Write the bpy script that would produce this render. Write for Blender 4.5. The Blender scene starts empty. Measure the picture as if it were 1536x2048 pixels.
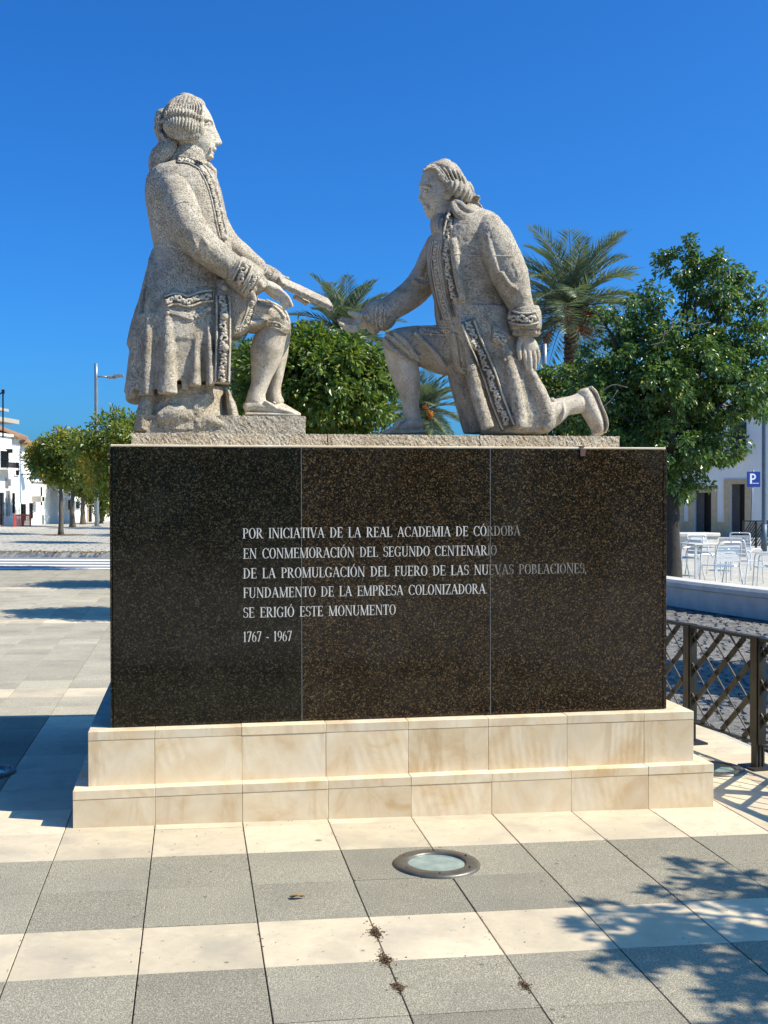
import bpy, bmesh, math, random
import numpy as np
from mathutils import Vector, Matrix, Quaternion
random.seed(7); RNG = np.random.default_rng(7)
scene = bpy.context.scene
COL = scene.collection
R = math.radians

# ------------------------------------------------------------------ camera
FPX, YAW, PITCH, ROLL = 2286.3, -0.1655, -0.0121, -0.0019
CAM = np.array([0.5787, -5.3494, 1.4982])
def _basis():
    cy, sy, cp, sp = math.cos(YAW), math.sin(YAW), math.cos(PITCH), math.sin(PITCH)
    w = np.array([-sy*cp, cy*cp, sp]); r = np.array([cy, sy, 0.0]); u = np.cross(r, w)
    cr, sr = math.cos(ROLL), math.sin(ROLL)
    return cr*r+sr*u, -sr*r+cr*u, w
CR, CU, CW = _basis()
cd = bpy.data.cameras.new('camera'); cam = bpy.data.objects.new('camera', cd); COL.objects.link(cam)
cam.matrix_world = Matrix([[CR[i], CU[i], -CW[i], CAM[i]] for i in range(3)]+[[0, 0, 0, 1]])
cd.sensor_fit = 'VERTICAL'; cd.sensor_height = 24; cd.lens = 24*FPX/2048
cd.clip_start = .05; cd.clip_end = 2000
scene.camera = cam

# ------------------------------------------------------------------ daylight
SUN = Vector((.907, -.33, 1.0)).normalized()
world = bpy.data.worlds.new("World"); scene.world = world; world.use_nodes = True
wn = world.node_tree; wn.nodes.clear()
wo = wn.nodes.new('ShaderNodeOutputWorld'); wb = wn.nodes.new('ShaderNodeBackground')
sk = wn.nodes.new('ShaderNodeTexSky'); sk.sky_type = 'NISHITA'; sk.sun_disc = False
sk.sun_elevation = math.asin(SUN.z); sk.sun_rotation = math.atan2(SUN.x, SUN.y)
sk.altitude = 300; sk.air_density = .85; sk.dust_density = 2.6; sk.ozone_density = 4.5
wg = wn.nodes.new('ShaderNodeHueSaturation'); wg.inputs['Saturation'].default_value = 1.2
wg.inputs['Value'].default_value = 1.0
wb.inputs['Strength'].default_value = .093
wm = wn.nodes.new('ShaderNodeMix'); wm.data_type = 'RGBA'; wm.blend_type = 'MULTIPLY'; wm.inputs[0].default_value = 1
wm.inputs[7].default_value = (.34, .93, 1.40, 1)
wn.links.new(sk.outputs[0], wg.inputs['Color']); wn.links.new(wg.outputs[0], wm.inputs[6]); wn.links.new(wm.outputs[2], wb.inputs[0])
wn.links.new(wb.outputs[0], wo.inputs[0])
sl = bpy.data.lights.new('sun', 'SUN'); sl.energy = 4.7; sl.angle = R(.42); sl.color = (1, .915, .77)
so = bpy.data.objects.new('sun', sl); COL.objects.link(so); so.location = (6, -4, 12)
so.rotation_euler = (-SUN).to_track_quat('-Z', 'Y').to_euler()
scene.view_settings.view_transform = 'Standard'; scene.view_settings.look = 'None'
scene.view_settings.exposure = 0.62; scene.view_settings.gamma = 1

# ------------------------------------------------------------------ helpers
SLOPE = -0.0151
def gz(x): return SLOPE*x
def V(px, py, Y):
    """point of the world on the plane y = Y seen at photograph position px, py"""
    d = CW+CR*(px-768)/FPX+CU*(1024-py)/FPX
    return CAM+d*((Y-CAM[1])/d[1])
def G(px, py):
    d = CW+CR*(px-768)/FPX+CU*(1024-py)/FPX
    t = (SLOPE*CAM[0]-CAM[2])/(d[2]-SLOPE*d[0]); return CAM+d*t
def xat(px, Y): return float(V(px, 1000, Y)[0])
def scl(px, Y):
    d = CW+CR*(px-768)/FPX; return FPX/((Y-CAM[1])/d[1])     # pixels per metre

class MB:
    def __init__(s): s.v = []; s.f = []; s.n = 0
    def add(s, v, f):
        v = np.asarray(v, float).reshape(-1, 3); s.v.append(v)
        s.f.extend([tuple(int(i)+s.n for i in q) for q in f]); s.n += len(v); return s
    def box(s, a, b):
        x0, y0, z0 = a; x1, y1, z1 = b
        v = [(x0,y0,z0),(x1,y0,z0),(x1,y1,z0),(x0,y1,z0),(x0,y0,z1),(x1,y0,z1),(x1,y1,z1),(x0,y1,z1)]
        return s.add(v, [(0,3,2,1),(4,5,6,7),(0,1,5,4),(1,2,6,5),(2,3,7,6),(3,0,4,7)])
    def cbox(s, a, b, c=.004):
        """box with chamfered edges"""
        a = np.array(a, float); b = np.array(b, float); bm = bmesh.new()
        bmesh.ops.create_cube(bm, size=1)
        for v in bm.verts:
            v.co = Vector([(a[i]+b[i])/2+v.co[i]*(b[i]-a[i]) for i in range(3)])
        bmesh.ops.bevel(bm, geom=list(bm.edges), offset=c, segments=1, affect='EDGES')
        bm.verts.index_update()
        s.add([v.co[:] for v in bm.verts], [[v.index for v in f.verts] for f in bm.faces]); bm.free(); return s
    def tube(s, pts, r, n=8, cap=True):
        pts = np.asarray(pts, float); m = len(pts); rr = np.broadcast_to(np.asarray(r, float), (m,))
        t = np.gradient(pts, axis=0); t /= np.linalg.norm(t, axis=1)[:, None]+1e-12
        ref = np.array([0, 0, 1.]) if abs(t[:, 2]).mean() < .8 else np.array([1., 0, 0])
        a = np.cross(t, ref); a /= np.linalg.norm(a, axis=1)[:, None]+1e-12; b = np.cross(t, a)
        th = np.arange(n)*2*math.pi/n
        v = pts[:, None]+rr[:, None, None]*(np.cos(th)[None, :, None]*a[:, None]+np.sin(th)[None, :, None]*b[:, None])
        f = [(i*n+j, i*n+(j+1) % n, (i+1)*n+(j+1) % n, (i+1)*n+j) for i in range(m-1) for j in range(n)]
        if cap: f += [tuple(range(n))[::-1], tuple((m-1)*n+j for j in range(n))]
        return s.add(v, f)
    def ball(s, c, r, sx=1, sy=1, sz=1, n=10):
        v = []; f = []
        for i in range(n+1):
            ph = math.pi*i/n
            for j in range(2*n):
                th = math.pi*j/n
                v.append((c[0]+r*sx*math.sin(ph)*math.cos(th), c[1]+r*sy*math.sin(ph)*math.sin(th), c[2]+r*sz*math.cos(ph)))
        k = 2*n
        for i in range(n):
            for j in range(k): f.append((i*k+j, (i+1)*k+j, (i+1)*k+(j+1) % k, i*k+(j+1) % k))
        return s.add(v, f)
    def beam(s, p, q, w, h, up=(0, 0, 1)):
        """rectangular bar from p to q; w across, h along up"""
        p = np.array(p, float); q = np.array(q, float); t = q-p; t /= np.linalg.norm(t)
        a = np.cross(t, up); a /= np.linalg.norm(a); b = np.cross(a, t)
        v = [e+a*w/2*i+b*h/2*j for e in (p, q) for i, j in ((-1, -1), (1, -1), (1, 1), (-1, 1))]
        return s.add(v, [(0,1,2,3),(7,6,5,4),(0,4,5,1),(1,5,6,2),(2,6,7,3),(3,7,4,0)])
    def prism(s, poly, z0, z1):
        n = len(poly); v = [(x, y, z0) for x, y in poly]+[(x, y, z1) for x, y in poly]
        return s.add(v, [tuple(range(n))[::-1], tuple(range(n, 2*n))]+[(i, (i+1) % n, n+(i+1) % n, n+i) for i in range(n)])
    def verts(s): return np.concatenate(s.v) if s.v else np.zeros((0, 3))

def mesh_of(name, mb, smooth=False, off=(0, 0, 0)):
    me = bpy.data.meshes.new(name); v = mb.verts()-np.array(off)
    me.from_pydata(v.tolist(), [], mb.f); me.update()
    if smooth: me.polygons.foreach_set('use_smooth', [True]*len(me.polygons))
    return me
def fast_mesh(name, v, f, smooth=False):
    """numpy vertices and equal-size faces"""
    me = bpy.data.meshes.new(name); k = f.shape[1]
    me.vertices.add(len(v)); me.vertices.foreach_set('co', np.ascontiguousarray(v, dtype=np.float32).ravel())
    me.loops.add(f.size); me.loops.foreach_set('vertex_index', np.ascontiguousarray(f, dtype=np.int32).ravel())
    me.polygons.add(len(f)); me.polygons.foreach_set('loop_start', np.arange(len(f), dtype=np.int32)*k)
    me.polygons.foreach_set('use_smooth', [smooth]*len(f)); me.update(calc_edges=True); return me
def link(name, me, m, parent=None, loc=(0, 0, 0), rot=None):
    o = bpy.data.objects.new(name, me); COL.objects.link(o); o.location = loc
    if rot: o.rotation_euler = rot
    if parent is not None: o.parent = parent
    if m is not None and len(me.materials) == 0: me.materials.append(m)
    return o
def tag(o, label, cat, group=None):
    o['label'] = label; o['category'] = cat
    if group: o['group'] = group
    return o
def thing(name, loc, label, cat, group=None, rz=0):
    o = bpy.data.objects.new(name, None); COL.objects.link(o); o.location = loc; o.rotation_euler = (0, 0, rz)
    o.empty_display_size = .2
    return tag(o, label, cat, group)
def wloc(o):
    p = np.array(o.location[:]); q = o.parent
    while q is not None: p = p+np.array(q.location[:]); q = q.parent
    return p
def part(name, mb, m, root, smooth=False):
    """mesh given in world coordinates, child of root (roots built here are not rotated)"""
    return link(name, mesh_of(name, mb, smooth, wloc(root)), m, root)
def struct(name, mb, m, smooth=False):
    o = link(name, mesh_of(name, mb, smooth), m); o['kind'] = 'structure'; return o
def copy_tree(o, parent=None):
    c = o.copy(); COL.objects.link(c); c.parent = parent
    for ch in list(o.children): copy_tree(ch, c)
    return c

# ------------------------------------------------------------------ materials
class NT:
    def __init__(s, name):
        s.m = bpy.data.materials.new(name); s.m.use_nodes = True; s.t = s.m.node_tree; s.t.nodes.clear()
        s.out = s.t.nodes.new('ShaderNodeOutputMaterial'); s.b = s.t.nodes.new('ShaderNodeBsdfPrincipled')
        s.t.links.new(s.b.outputs[0], s.out.inputs[0])
        s.tc = s.t.nodes.new('ShaderNodeTexCoord'); s.co = s.tc.outputs['Object']
    def n(s, typ, **k):
        o = s.t.nodes.new(typ)
        for a, b in k.items(): setattr(o, a, b)
        return o
    def l(s, a, b): s.t.links.new(a, b)
    def randshift(s, amt=30):
        """offset the texture for each object, so alike pieces differ"""
        oi = s.n('ShaderNodeObjectInfo'); m = s.n('ShaderNodeVectorMath', operation='SCALE')
        cx = s.n('ShaderNodeCombineXYZ')
        for i in range(3): s.l(oi.outputs['Random'], cx.inputs[i])
        s.l(cx.outputs[0], m.inputs[0]); m.inputs['Scale'].default_value = amt
        a = s.n('ShaderNodeVectorMath', operation='ADD'); s.l(s.tc.outputs['Object'], a.inputs[0]); s.l(m.outputs[0], a.inputs[1])
        s.co = a.outputs[0]; return oi.outputs['Random']
    def map(s, sc=(1, 1, 1), rot=(0, 0, 0)):
        m = s.n('ShaderNodeMapping'); s.l(s.co, m.inputs[0]); m.inputs['Scale'].default_value = sc
        m.inputs['Rotation'].default_value = rot; return m.outputs[0]
    def noise(s, scale, detail=4, rough=.55, co=None, dist=0):
        o = s.n('ShaderNodeTexNoise'); o.inputs['Scale'].default_value = scale; o.inputs['Detail'].default_value = detail
        o.inputs['Roughness'].default_value = rough; o.inputs['Distortion'].default_value = dist
        s.l(co or s.co, o.inputs['Vector']); return o.outputs['Fac']
    def vor(s, scale, feature='F1', out='Distance', co=None):
        o = s.n('ShaderNodeTexVoronoi', feature=feature); o.inputs['Scale'].default_value = scale
        s.l(co or s.co, o.inputs['Vector']); return o.outputs[out]
    def ramp(s, fac, stops, interp='LINEAR'):
        o = s.n('ShaderNodeValToRGB'); cr = o.color_ramp; cr.interpolation = interp
        while len(cr.elements) < len(stops): cr.elements.new(.5)
        for e, (p, c) in zip(cr.elements, stops):
            e.position = p; e.color = (c, c, c, 1) if isinstance(c, (int, float)) else (*c, 1)
        s.l(fac, o.inputs[0]); return o.outputs[0]
    def mix(s, f, a, b, mode='MIX'):
        o = s.n('ShaderNodeMix', data_type='RGBA', blend_type=mode)
        for idx, x in ((0, f), (6, a), (7, b)):
            if isinstance(x, (int, float)): o.inputs[idx].default_value = x if idx == 0 else (x, x, x, 1)
            elif isinstance(x, tuple): o.inputs[idx].default_value = (*x, 1)
            else: s.l(x, o.inputs[idx])
        return o.outputs[2]
    def math(s, op, a, b=0.0):
        o = s.n('ShaderNodeMath', operation=op)
        for i, x in enumerate((a, b)):
            if isinstance(x, (int, float)): o.inputs[i].default_value = x
            else: s.l(x, o.inputs[i])
        return o.outputs[0]
    def bump(s, h, dist=.002, strength=1, prev=None):
        o = s.n('ShaderNodeBump'); o.inputs['Distance'].default_value = dist; o.inputs['Strength'].default_value = strength
        s.l(h, o.inputs['Height'])
        if prev is not None: s.l(prev, o.inputs['Normal'])
        return o.outputs[0]
    def fin(s, col, rough=.8, nrm=None, metal=0, spec=.5):
        for k, x in (('Base Color', col), ('Roughness', rough), ('Metallic', metal), ('Specular IOR Level', spec)):
            if isinstance(x, (int, float)) : s.b.inputs[k].default_value = x
            elif isinstance(x, tuple): s.b.inputs[k].default_value = (*x, 1)
            else: s.l(x, s.b.inputs[k])
        if nrm is not None: s.l(nrm, s.b.inputs['Normal'])
        return s.m

def m_stone(name, lo, mid, hi, pit=.75, rough_bump=.004):
    t = NT(name)
    big = t.noise(3.2, 5, .6); med = t.noise(17, 4, .65); fine = t.noise(150, 3, .7); veryf = t.noise(300, 2, .6)
    c = t.ramp(t.mix(.42, big, med), [(.36, lo), (.5, mid), (.64, hi)])
    pits = t.ramp(fine, [(.38, 0.0), (.47, 1.0)])
    patch = t.ramp(t.noise(6, 4, .6), [(.38, 1.0), (.62, .35)])
    dark = t.math('MULTIPLY', t.math('SUBTRACT', 1.0, pits), patch)
    c2 = t.mix(t.math('MULTIPLY', dark, pit), c, (.085, .075, .062))
    lich = t.math('MULTIPLY', t.ramp(t.noise(4.6, 5, .65, None, .5), [(.5, 0.0), (.66, 1.0)]), t.ramp(t.noise(70, 3, .7), [(.40, 1.0), (.60, .15)]))
    c2 = t.mix(t.math('MULTIPLY', lich, pit*.62), c2, (.13, .115, .095))
    c3 = t.mix(.5, c2, t.ramp(veryf, [(.3, .66), (.7, 1.16)]), 'MULTIPLY')
    c3 = t.mix(.5, c2, c3)
    h = t.mix(.35, t.mix(.4, pits, fine), veryf)
    return t.fin(c3, .9, t.bump(h, rough_bump*1.6, 1.0), spec=.2)
M = {}
M['statue'] = m_stone('statue_limestone', (.36, .295, .21), (.58, .50, .385), (.72, .645, .515), .70, .006)
M['statue_smooth'] = m_stone('statue_limestone_smooth', (.47, .40, .30), (.64, .56, .44), (.74, .67, .545), .5, .0025)
M['statue_shade'] = m_stone('shaded_recess_limestone', (.10, .085, .065), (.20, .17, .13), (.34, .30, .235), .8, .004)  # groove shade between the carved scrolls put into a darker stone colour
M['slab'] = m_stone('rough_hewn_stone', (.56, .46, .32), (.72, .61, .45), (.80, .72, .57), .7, .012)

def m_marble(name, tint=(1, 1, 1)):
    t = NT(name); rnd = t.randshift(23)
    v = t.noise(5, 5, .6, t.map((1, 1, .8)), .6)
    T = lambda c: tuple(a*b for a, b in zip(c, tint))
    c = t.ramp(v, [(.3, T((.60, .42, .22))), (.45, T((.71, .56, .355))), (.62, T((.78, .66, .46)))])
    streak = t.ramp(t.noise(9, 4, .65, t.map((1, 1, .13)), .5), [(.57, 0.0), (.76, .75)])
    c = t.mix(streak, c, T((.47, .31, .15)))
    g = t.ramp(t.noise(3.3, 3, .5), [(.5, 0.0), (.75, .4)]); c = t.mix(g, c, T((.58, .53, .45)))
    tone = t.math('ADD', t.math('MULTIPLY', rnd, .14), .90)
    c = t.mix(1.0, c, tone, 'MULTIPLY')
    w = t.n('ShaderNodeTexWave', wave_type='RINGS'); w.inputs['Scale'].default_value = 22; w.inputs['Distortion'].default_value = 1.2
    w.inputs['Detail'].default_value = 1; t.l(t.map((1, 1, 1), (.3, .9, .5)), w.inputs[0])
    sel = t.ramp(t.noise(3, 2), [(.47, 0.0), (.6, 1.0)])
    saw = t.math('MULTIPLY', w.outputs['Fac'], sel)
    nb = t.bump(saw, .0009, .5); nb = t.bump(t.noise(160, 3, .7), .0012, .5, nb)
    return t.fin(c, .62, nb, spec=.35)
M['marble'] = m_marble('cream_marble')
def m_tile(name, base, kind):
    t = NT(name); rnd = t.randshift(17)
    stain = t.ramp(t.noise(2.1, 4, .6), [(.42, 0.0), (.72, 1.0)])
    if kind == 'grey':
        f = t.noise(150, 3, .75); f2 = t.vor(210)
        agg = t.ramp(t.mix(.5, f, f2), [(.22, .30), (.38, .85), (.52, 1.2), (.68, 1.75)])
        c = t.mix(1.0, base, agg, 'MULTIPLY'); c = t.mix(t.math('MULTIPLY', stain, .45), c, (.19, .175, .14))
        nb = t.bump(t.mix(.5, f, f2), .004, .8); r = .85
    else:
        f = t.noise(11, 5, .65, None, .4)
        c = t.ramp(f, [(.3, tuple(x*.84 for x in base)), (.6, base), (.8, tuple(min(1, x*1.07) for x in base))])
        c = t.mix(t.math('MULTIPLY', stain, .5), c, (.44, .37, .27)); st2 = t.ramp(t.noise(5.5, 3, .5), [(.50, 0.0), (.72, .55)]); c = t.mix(st2, c, (.34, .30, .235)); gum = t.ramp(t.vor(2.6), [(.030, .8), (.05, 0.0)]); c = t.mix(gum, c, (.16, .145, .12))
        sp = t.ramp(t.noise(34, 3, .6), [(.66, 0.0), (.74, .55)]); c = t.mix(sp, c, (.24, .20, .15))
        nb = t.bump(t.noise(190, 3, .7), .0015, .6); r = .7
    c = t.mix(1.0, c, t.math('ADD', t.math('MULTIPLY', rnd, .26), .84), 'MULTIPLY')
    dirt = t.ramp(t.vor(5.2), [(.035, .85), (.055, 0.0)]); c = t.mix(t.math('MULTIPLY', dirt, .7), c, (.06, .055, .045))
    return t.fin(c, r, nb, spec=.3)
M['tile_grey'] = m_tile('washed_aggregate_slab', (.255, .23, .168), 'grey')
M['tile_beige'] = m_tile('beige_limestone_slab', (.66, .555, .385), 'beige')
M['tile_pale'] = m_tile('pale_aggregate_slab', (.345, .31, .23), 'grey')
M['tile_far'] = m_tile('pale_plaza_slab', (.40, .375, .315), 'grey')

def m_granite(name, tint):
    t = NT(name); rnd = t.randshift(9)
    v = t.n('ShaderNodeTexVoronoi'); v.inputs['Scale'].default_value = 165; v.inputs['Randomness'].default_value = 1
    nz = t.n('ShaderNodeTexNoise'); nz.inputs['Scale'].default_value = 60; t.l(t.co, nz.inputs[0])
    ad = t.n('ShaderNodeVectorMath', operation='MULTIPLY_ADD'); t.l(nz.outputs['Color'], ad.inputs[0])
    ad.inputs[1].default_value = (.012, .012, .012); t.l(t.co, ad.inputs[2]); t.l(ad.outputs[0], v.inputs['Vector'])
    sep = t.n('ShaderNodeSeparateColor'); t.l(v.outputs['Color'], sep.inputs[0])
    c = t.ramp(sep.outputs[0], [(.0, (.006, .0055, .005)), (.40, (.014, .011, .008)), (.62, (.032, .022, .012)), (.84, (.062, .043, .022)), (.97, (.12, .095, .06))])
    fine = t.ramp(t.noise(380, 2, .6), [(.35, .25), (.65, 1.5)]); c = t.mix(1.0, c, fine, 'MULTIPLY')
    c = t.mix(1.0, c, tint, 'MULTIPLY')
    dust = t.ramp(t.noise(4, 5, .6), [(.5, 0.0), (.85, .07)]); c = t.mix(dust, c, (.20, .18, .14))
    r = t.ramp(t.noise(7, 3), [(.3, .06), (.7, .15)])
    return t.fin(c, r, None, spec=.28)
M['granite'] = m_granite('polished_brown_granite', (1.02, .88, .68))
M['granite_reflect'] = m_granite('polished_granite_reflect_tint', (.5, .56, .5))  # same granite; the left panel's darker, bluish reflection put into its tint
def m_plain(name, c, rough=.7, metal=0, var=.25, sc=6, bumpd=0, spec=.5, bs=60):
    t = NT(name); n_ = t.noise(sc, 5, .6)
    col = t.ramp(n_, [(.25, tuple(x*(1-var) for x in c)), (.75, tuple(min(1, x*(1+var*.5)) for x in c))])
    nb = t.bump(t.noise(bs, 4, .65), bumpd, .8) if bumpd else None
    return t.fin(col, rough, nb, metal, spec)
M['mortar'] = m_plain('dark_joint_dirt', (.05, .045, .036), .95, var=.4, sc=30)
M['joint'] = m_plain('pale_mortar', (.42, .38, .31), .9, sc=20)
M['letter'] = m_plain('white_letter_fill', (.66, .64, .58), .7, var=.35, sc=40)
M['letter_dulled'] = m_plain('dulled_letter_fill', (.26, .245, .215), .7, var=.6, sc=45)  # greyer at right: fading by reflection put into the fill colour, plus wear
M['ground'] = m_plain('far_paving_ground', (.42, .40, .35), .9, var=.2, sc=.6, bumpd=.01, bs=12)
M['cobble'] = m_stone('grey_cobble_stone', (.15, .145, .14), (.25, .24, .225), (.38, .36, .33), .5, .01)
M['concrete'] = m_plain('white_concrete', (.60, .57, .50), .8, var=.22, sc=5, bumpd=.002)
M['fence'] = m_plain('weathered_dark_steel', (.040, .038, .031), .48, .35, var=.5, sc=9, bumpd=.0008, bs=90)
M['alu'] = m_plain('brushed_aluminium', (.78, .78, .76), .38, .35, var=.1)
M['alu_dark'] = m_plain('dark_tube', (.10, .10, .11), .4, .6)  # plain dark metal
M['wall'] = m_plain('whitewash', (.83, .81, .75), .85, var=.08, sc=1.3, bumpd=.004, bs=25)
M['trim'] = m_plain('ochre_stone_trim', (.56, .42, .24), .8, var=.2, sc=5)
M['glass'] = m_plain('dark_window_glass', (.022, .028, .035), .12, 0, var=.4)
M['iron'] = m_plain('black_iron', (.018, .018, .02), .5, .5)
M['grey_metal'] = m_plain('galvanised_pole', (.28, .30, .31), .42, .5, var=.2)
M['bluegrey'] = m_plain('blue_grey_pole_paint', (.10, .14, .17), .5, .2)
M['shutter'] = m_plain('pale_blue_shutter', (.56, .60, .63), .6)
M['rooftile'] = m_plain('terracotta_roof_tile', (.42, .25, .15), .85, var=.4, sc=8)
M['red_net'] = m_plain('red_barrier_plastic', (.50, .07, .04), .6)
M['brown_door'] = m_plain('dark_brown_door', (.035, .018, .013), .55)
M['door_reveal'] = m_plain('grey_reveal', (.13, .12, .11), .85)
M['sign_blue'] = m_plain('blue_sign_enamel', (.010, .045, .27), .35, var=.05)
M['sign_white'] = m_plain('white_sign_enamel', (.80, .80, .80), .4, var=.02)
M['clip'] = m_plain('rusty_brown_clip', (.13, .065, .045), .7)
M['ring'] = m_plain('dull_steel_ring', (.17, .155, .125), .45, .6, var=.35, sc=25, bumpd=.0005)
M['dry'] = m_plain('dry_brown_litter', (.16, .10, .05), .9, var=.5, sc=60)
M['leaf_dry'] = m_plain('dry_leaf', (.30, .20, .08), .7, var=.5, sc=60)
M['road'] = m_plain('pale_asphalt', (.20, .195, .18), .9, var=.2, sc=3, bumpd=.003)
M['paint'] = m_plain('white_road_paint', (.78, .77, .72), .7, var=.12, sc=8)
M['bark'] = m_plain('grey_bark', (.13, .11, .085), .95, var=.5, sc=18, bumpd=.012, bs=30)
M['bark_dark'] = m_plain('dark_bark', (.045, .040, .034), .95, var=.5, sc=18, bumpd=.012, bs=30)
M['palm_trunk'] = m_plain('palm_trunk_fibre', (.085, .060, .038), .95, var=.6, sc=22, bumpd=.02, bs=40)
M['date_red'] = m_plain('red_dates', (.34, .045, .018), .5, var=.4, sc=30)
M['date_orange'] = m_plain('orange_dates', (.62, .21, .035), .5, var=.3, sc=30)
M['green_orange'] = m_plain('unripe_orange_skin', (.10, .17, .025), .45, var=.3, sc=20)

def m_glass_disc():
    t = NT('lamp_glass'); c = t.ramp(t.noise(14, 3), [(.3, (.16, .23, .21)), (.7, (.30, .38, .35))])
    return t.fin(c, .12, None, spec=.6)
M['disc'] = m_glass_disc()
def m_leaf(name, stops, rough=.38, trans=.28, patch=None):
    t = NT(name); geo = t.n('ShaderNodeNewGeometry')
    c = t.ramp(geo.outputs['Random Per Island'], stops)
    if patch:
        p = t.ramp(t.noise(patch[0], 2), [(patch[1], 0.0), (patch[1]+.1, 1.0)]); c = t.mix(t.math('MULTIPLY', p, .8), c, patch[2])
    t.fin(c, rough, None, spec=.5)
    tr = t.n('ShaderNodeBsdfTranslucent'); ms = t.n('ShaderNodeMixShader'); ms.inputs[0].default_value = trans
    br = t.mix(1.0, c, (1.7, 1.8, .9), 'MULTIPLY'); t.l(br, tr.inputs[0])
    t.l(t.b.outputs[0], ms.inputs[1]); t.l(tr.outputs[0], ms.inputs[2]); t.l(ms.outputs[0], t.out.inputs[0])
    return t.m
M['leaf_orange'] = m_leaf('orange_tree_leaf', [(0, (0.041, 0.088, 0.016)), (.5, (0.088, 0.149, 0.024)), (.85, (0.162, 0.209, 0.030)), (1, (0.297, 0.284, 0.047))])
M['leaf_left'] = m_leaf('yellowish_orange_leaf', [(0, (0.065, 0.111, 0.019)), (.5, (0.130, 0.182, 0.029)), (1, (0.312, 0.299, 0.052))], patch=(.9, .56, (0.494, 0.364, 0.046)))  # lighter, yellower leaves for the left and farther orange trees
M['leaf_dark'] = m_leaf('dark_glossy_leaf', [(0, (0.043, 0.096, 0.030)), (.6, (0.096, 0.176, 0.046)), (.93, (0.182, 0.256, 0.055)), (1, (0.364, 0.384, 0.074))], .33, .22)
M['leaf_palm'] = m_leaf('palm_leaflet', [(0, (0.084, 0.132, 0.072)), (.6, (0.144, 0.198, 0.102)), (1, (0.288, 0.300, 0.156))], .42, .18)
M['leaf_palm_dry'] = m_leaf('dry_palm_leaflet', [(0, (.11, .10, .06)), (1, (.22, .19, .11))], .6, .15)
# ================================================================== ground
mb = MB(); S = 400
mb.add([(-S, -30, gz(-S)-.045), (S, -30, gz(S)-.045), (S, 600, gz(S)-.045), (-S, 600, gz(-S)-.045)], [(0, 1, 2, 3)])
struct('ground', mb, M['ground'])
XE = 3.84                                    # edge of the plaza paving
mb = MB(); mb.add([(-12, -5, gz(-12)-.012), (XE, -5, gz(XE)-.012), (XE, 19.3, gz(XE)-.012), (-12, 19.3, gz(-12)-.012)], [(0, 1, 2, 3)])
paving = struct('plaza_paving', mb, M['mortar'])
T = .4; Y0 = -.473
bands = [-1.673, 3.507, 8.687, 13.867]
def tile_kind(x, y):
    if any(abs(y-(b+T/2)) < T/2 for b in bands): return 'b'
    if y > Y0 and -.43 < x and y < 2.75: return 'b'
    if y > Y0 and y < Y0+T*1 : return 'b'
    if x > 3.15 and y > Y0 and y < 3.2: return 'b'
    return 'p' if y > 2.75 else 'g'
def slab_mesh(w, d, j=.0021):
    m = MB(); m.cbox((-w/2+j, -d/2+j*.35, -.03), (w/2-j, d/2-j*.35, 0), .0014); return m
me_tile = {'g': mesh_of('slab_grey', slab_mesh(T, T)), 'b': mesh_of('slab_beige', slab_mesh(T, T)), 'p': mesh_of('slab_pale', slab_mesh(T, T))}; me_tile['p'].materials.append(M['tile_pale'])
me_tile['g'].materials.append(M['tile_grey']); me_tile['b'].materials.append(M['tile_beige'])
cells = []
for i in range(-28, 10):
    for j in range(-9, 50):
        x = (i+.5)*T; y = Y0+(j+.5)*T
        if x > XE or y > 19.3: continue
        if .3 < x < 2.9 and .3 < y < 2.1: continue
        rel = np.array([x, y, gz(x)])-CAM; z = rel@CW
        if z < .5: vis = False
        else:
            px = 768+FPX*(rel@CR)/z; py = 1024-FPX*(rel@CU)/z
            vis = -200 < px < 1750 and py < 2200 and not (240 < px < 1310 and y > 2.4)
        cells.append((z, vis, x, y))
vis = sorted([c for c in cells if c[1]])[:285]
vs = set((c[2], c[3]) for c in vis); tilt = math.atan(-SLOPE)
for z, _, x, y in vis:
    dz = random.uniform(-.0012, .0012)
    link('paving_slab', me_tile[tile_kind(x, y)], None, paving, (x, y, gz(x)+dz), (random.uniform(-.002, .002), tilt, 0))
far = {'g': MB(), 'b': MB(), 'p': MB()}
for z, v_, x, y in cells:
    if (x, y) in vs: continue
    a = .002; s = T/2-a; dz = random.uniform(-.001, .001)
    far[tile_kind(x, y)].add([(x-s, y-s, gz(x-s)+dz), (x+s, y-s, gz(x+s)+dz), (x+s, y+s, gz(x+s)+dz), (x-s, y+s, gz(x-s)+dz)], [(0, 1, 2, 3)])
for k, nm in (('g', 'outer_grey_slabs'), ('b', 'far_beige_slabs'), ('p', 'far_pale_slabs')):
    o = link(nm, mesh_of(nm, far[k]), M[{'g': 'tile_grey', 'b': 'tile_beige', 'p': 'tile_pale'}[k]], paving); o['kind'] = 'stuff'

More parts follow.
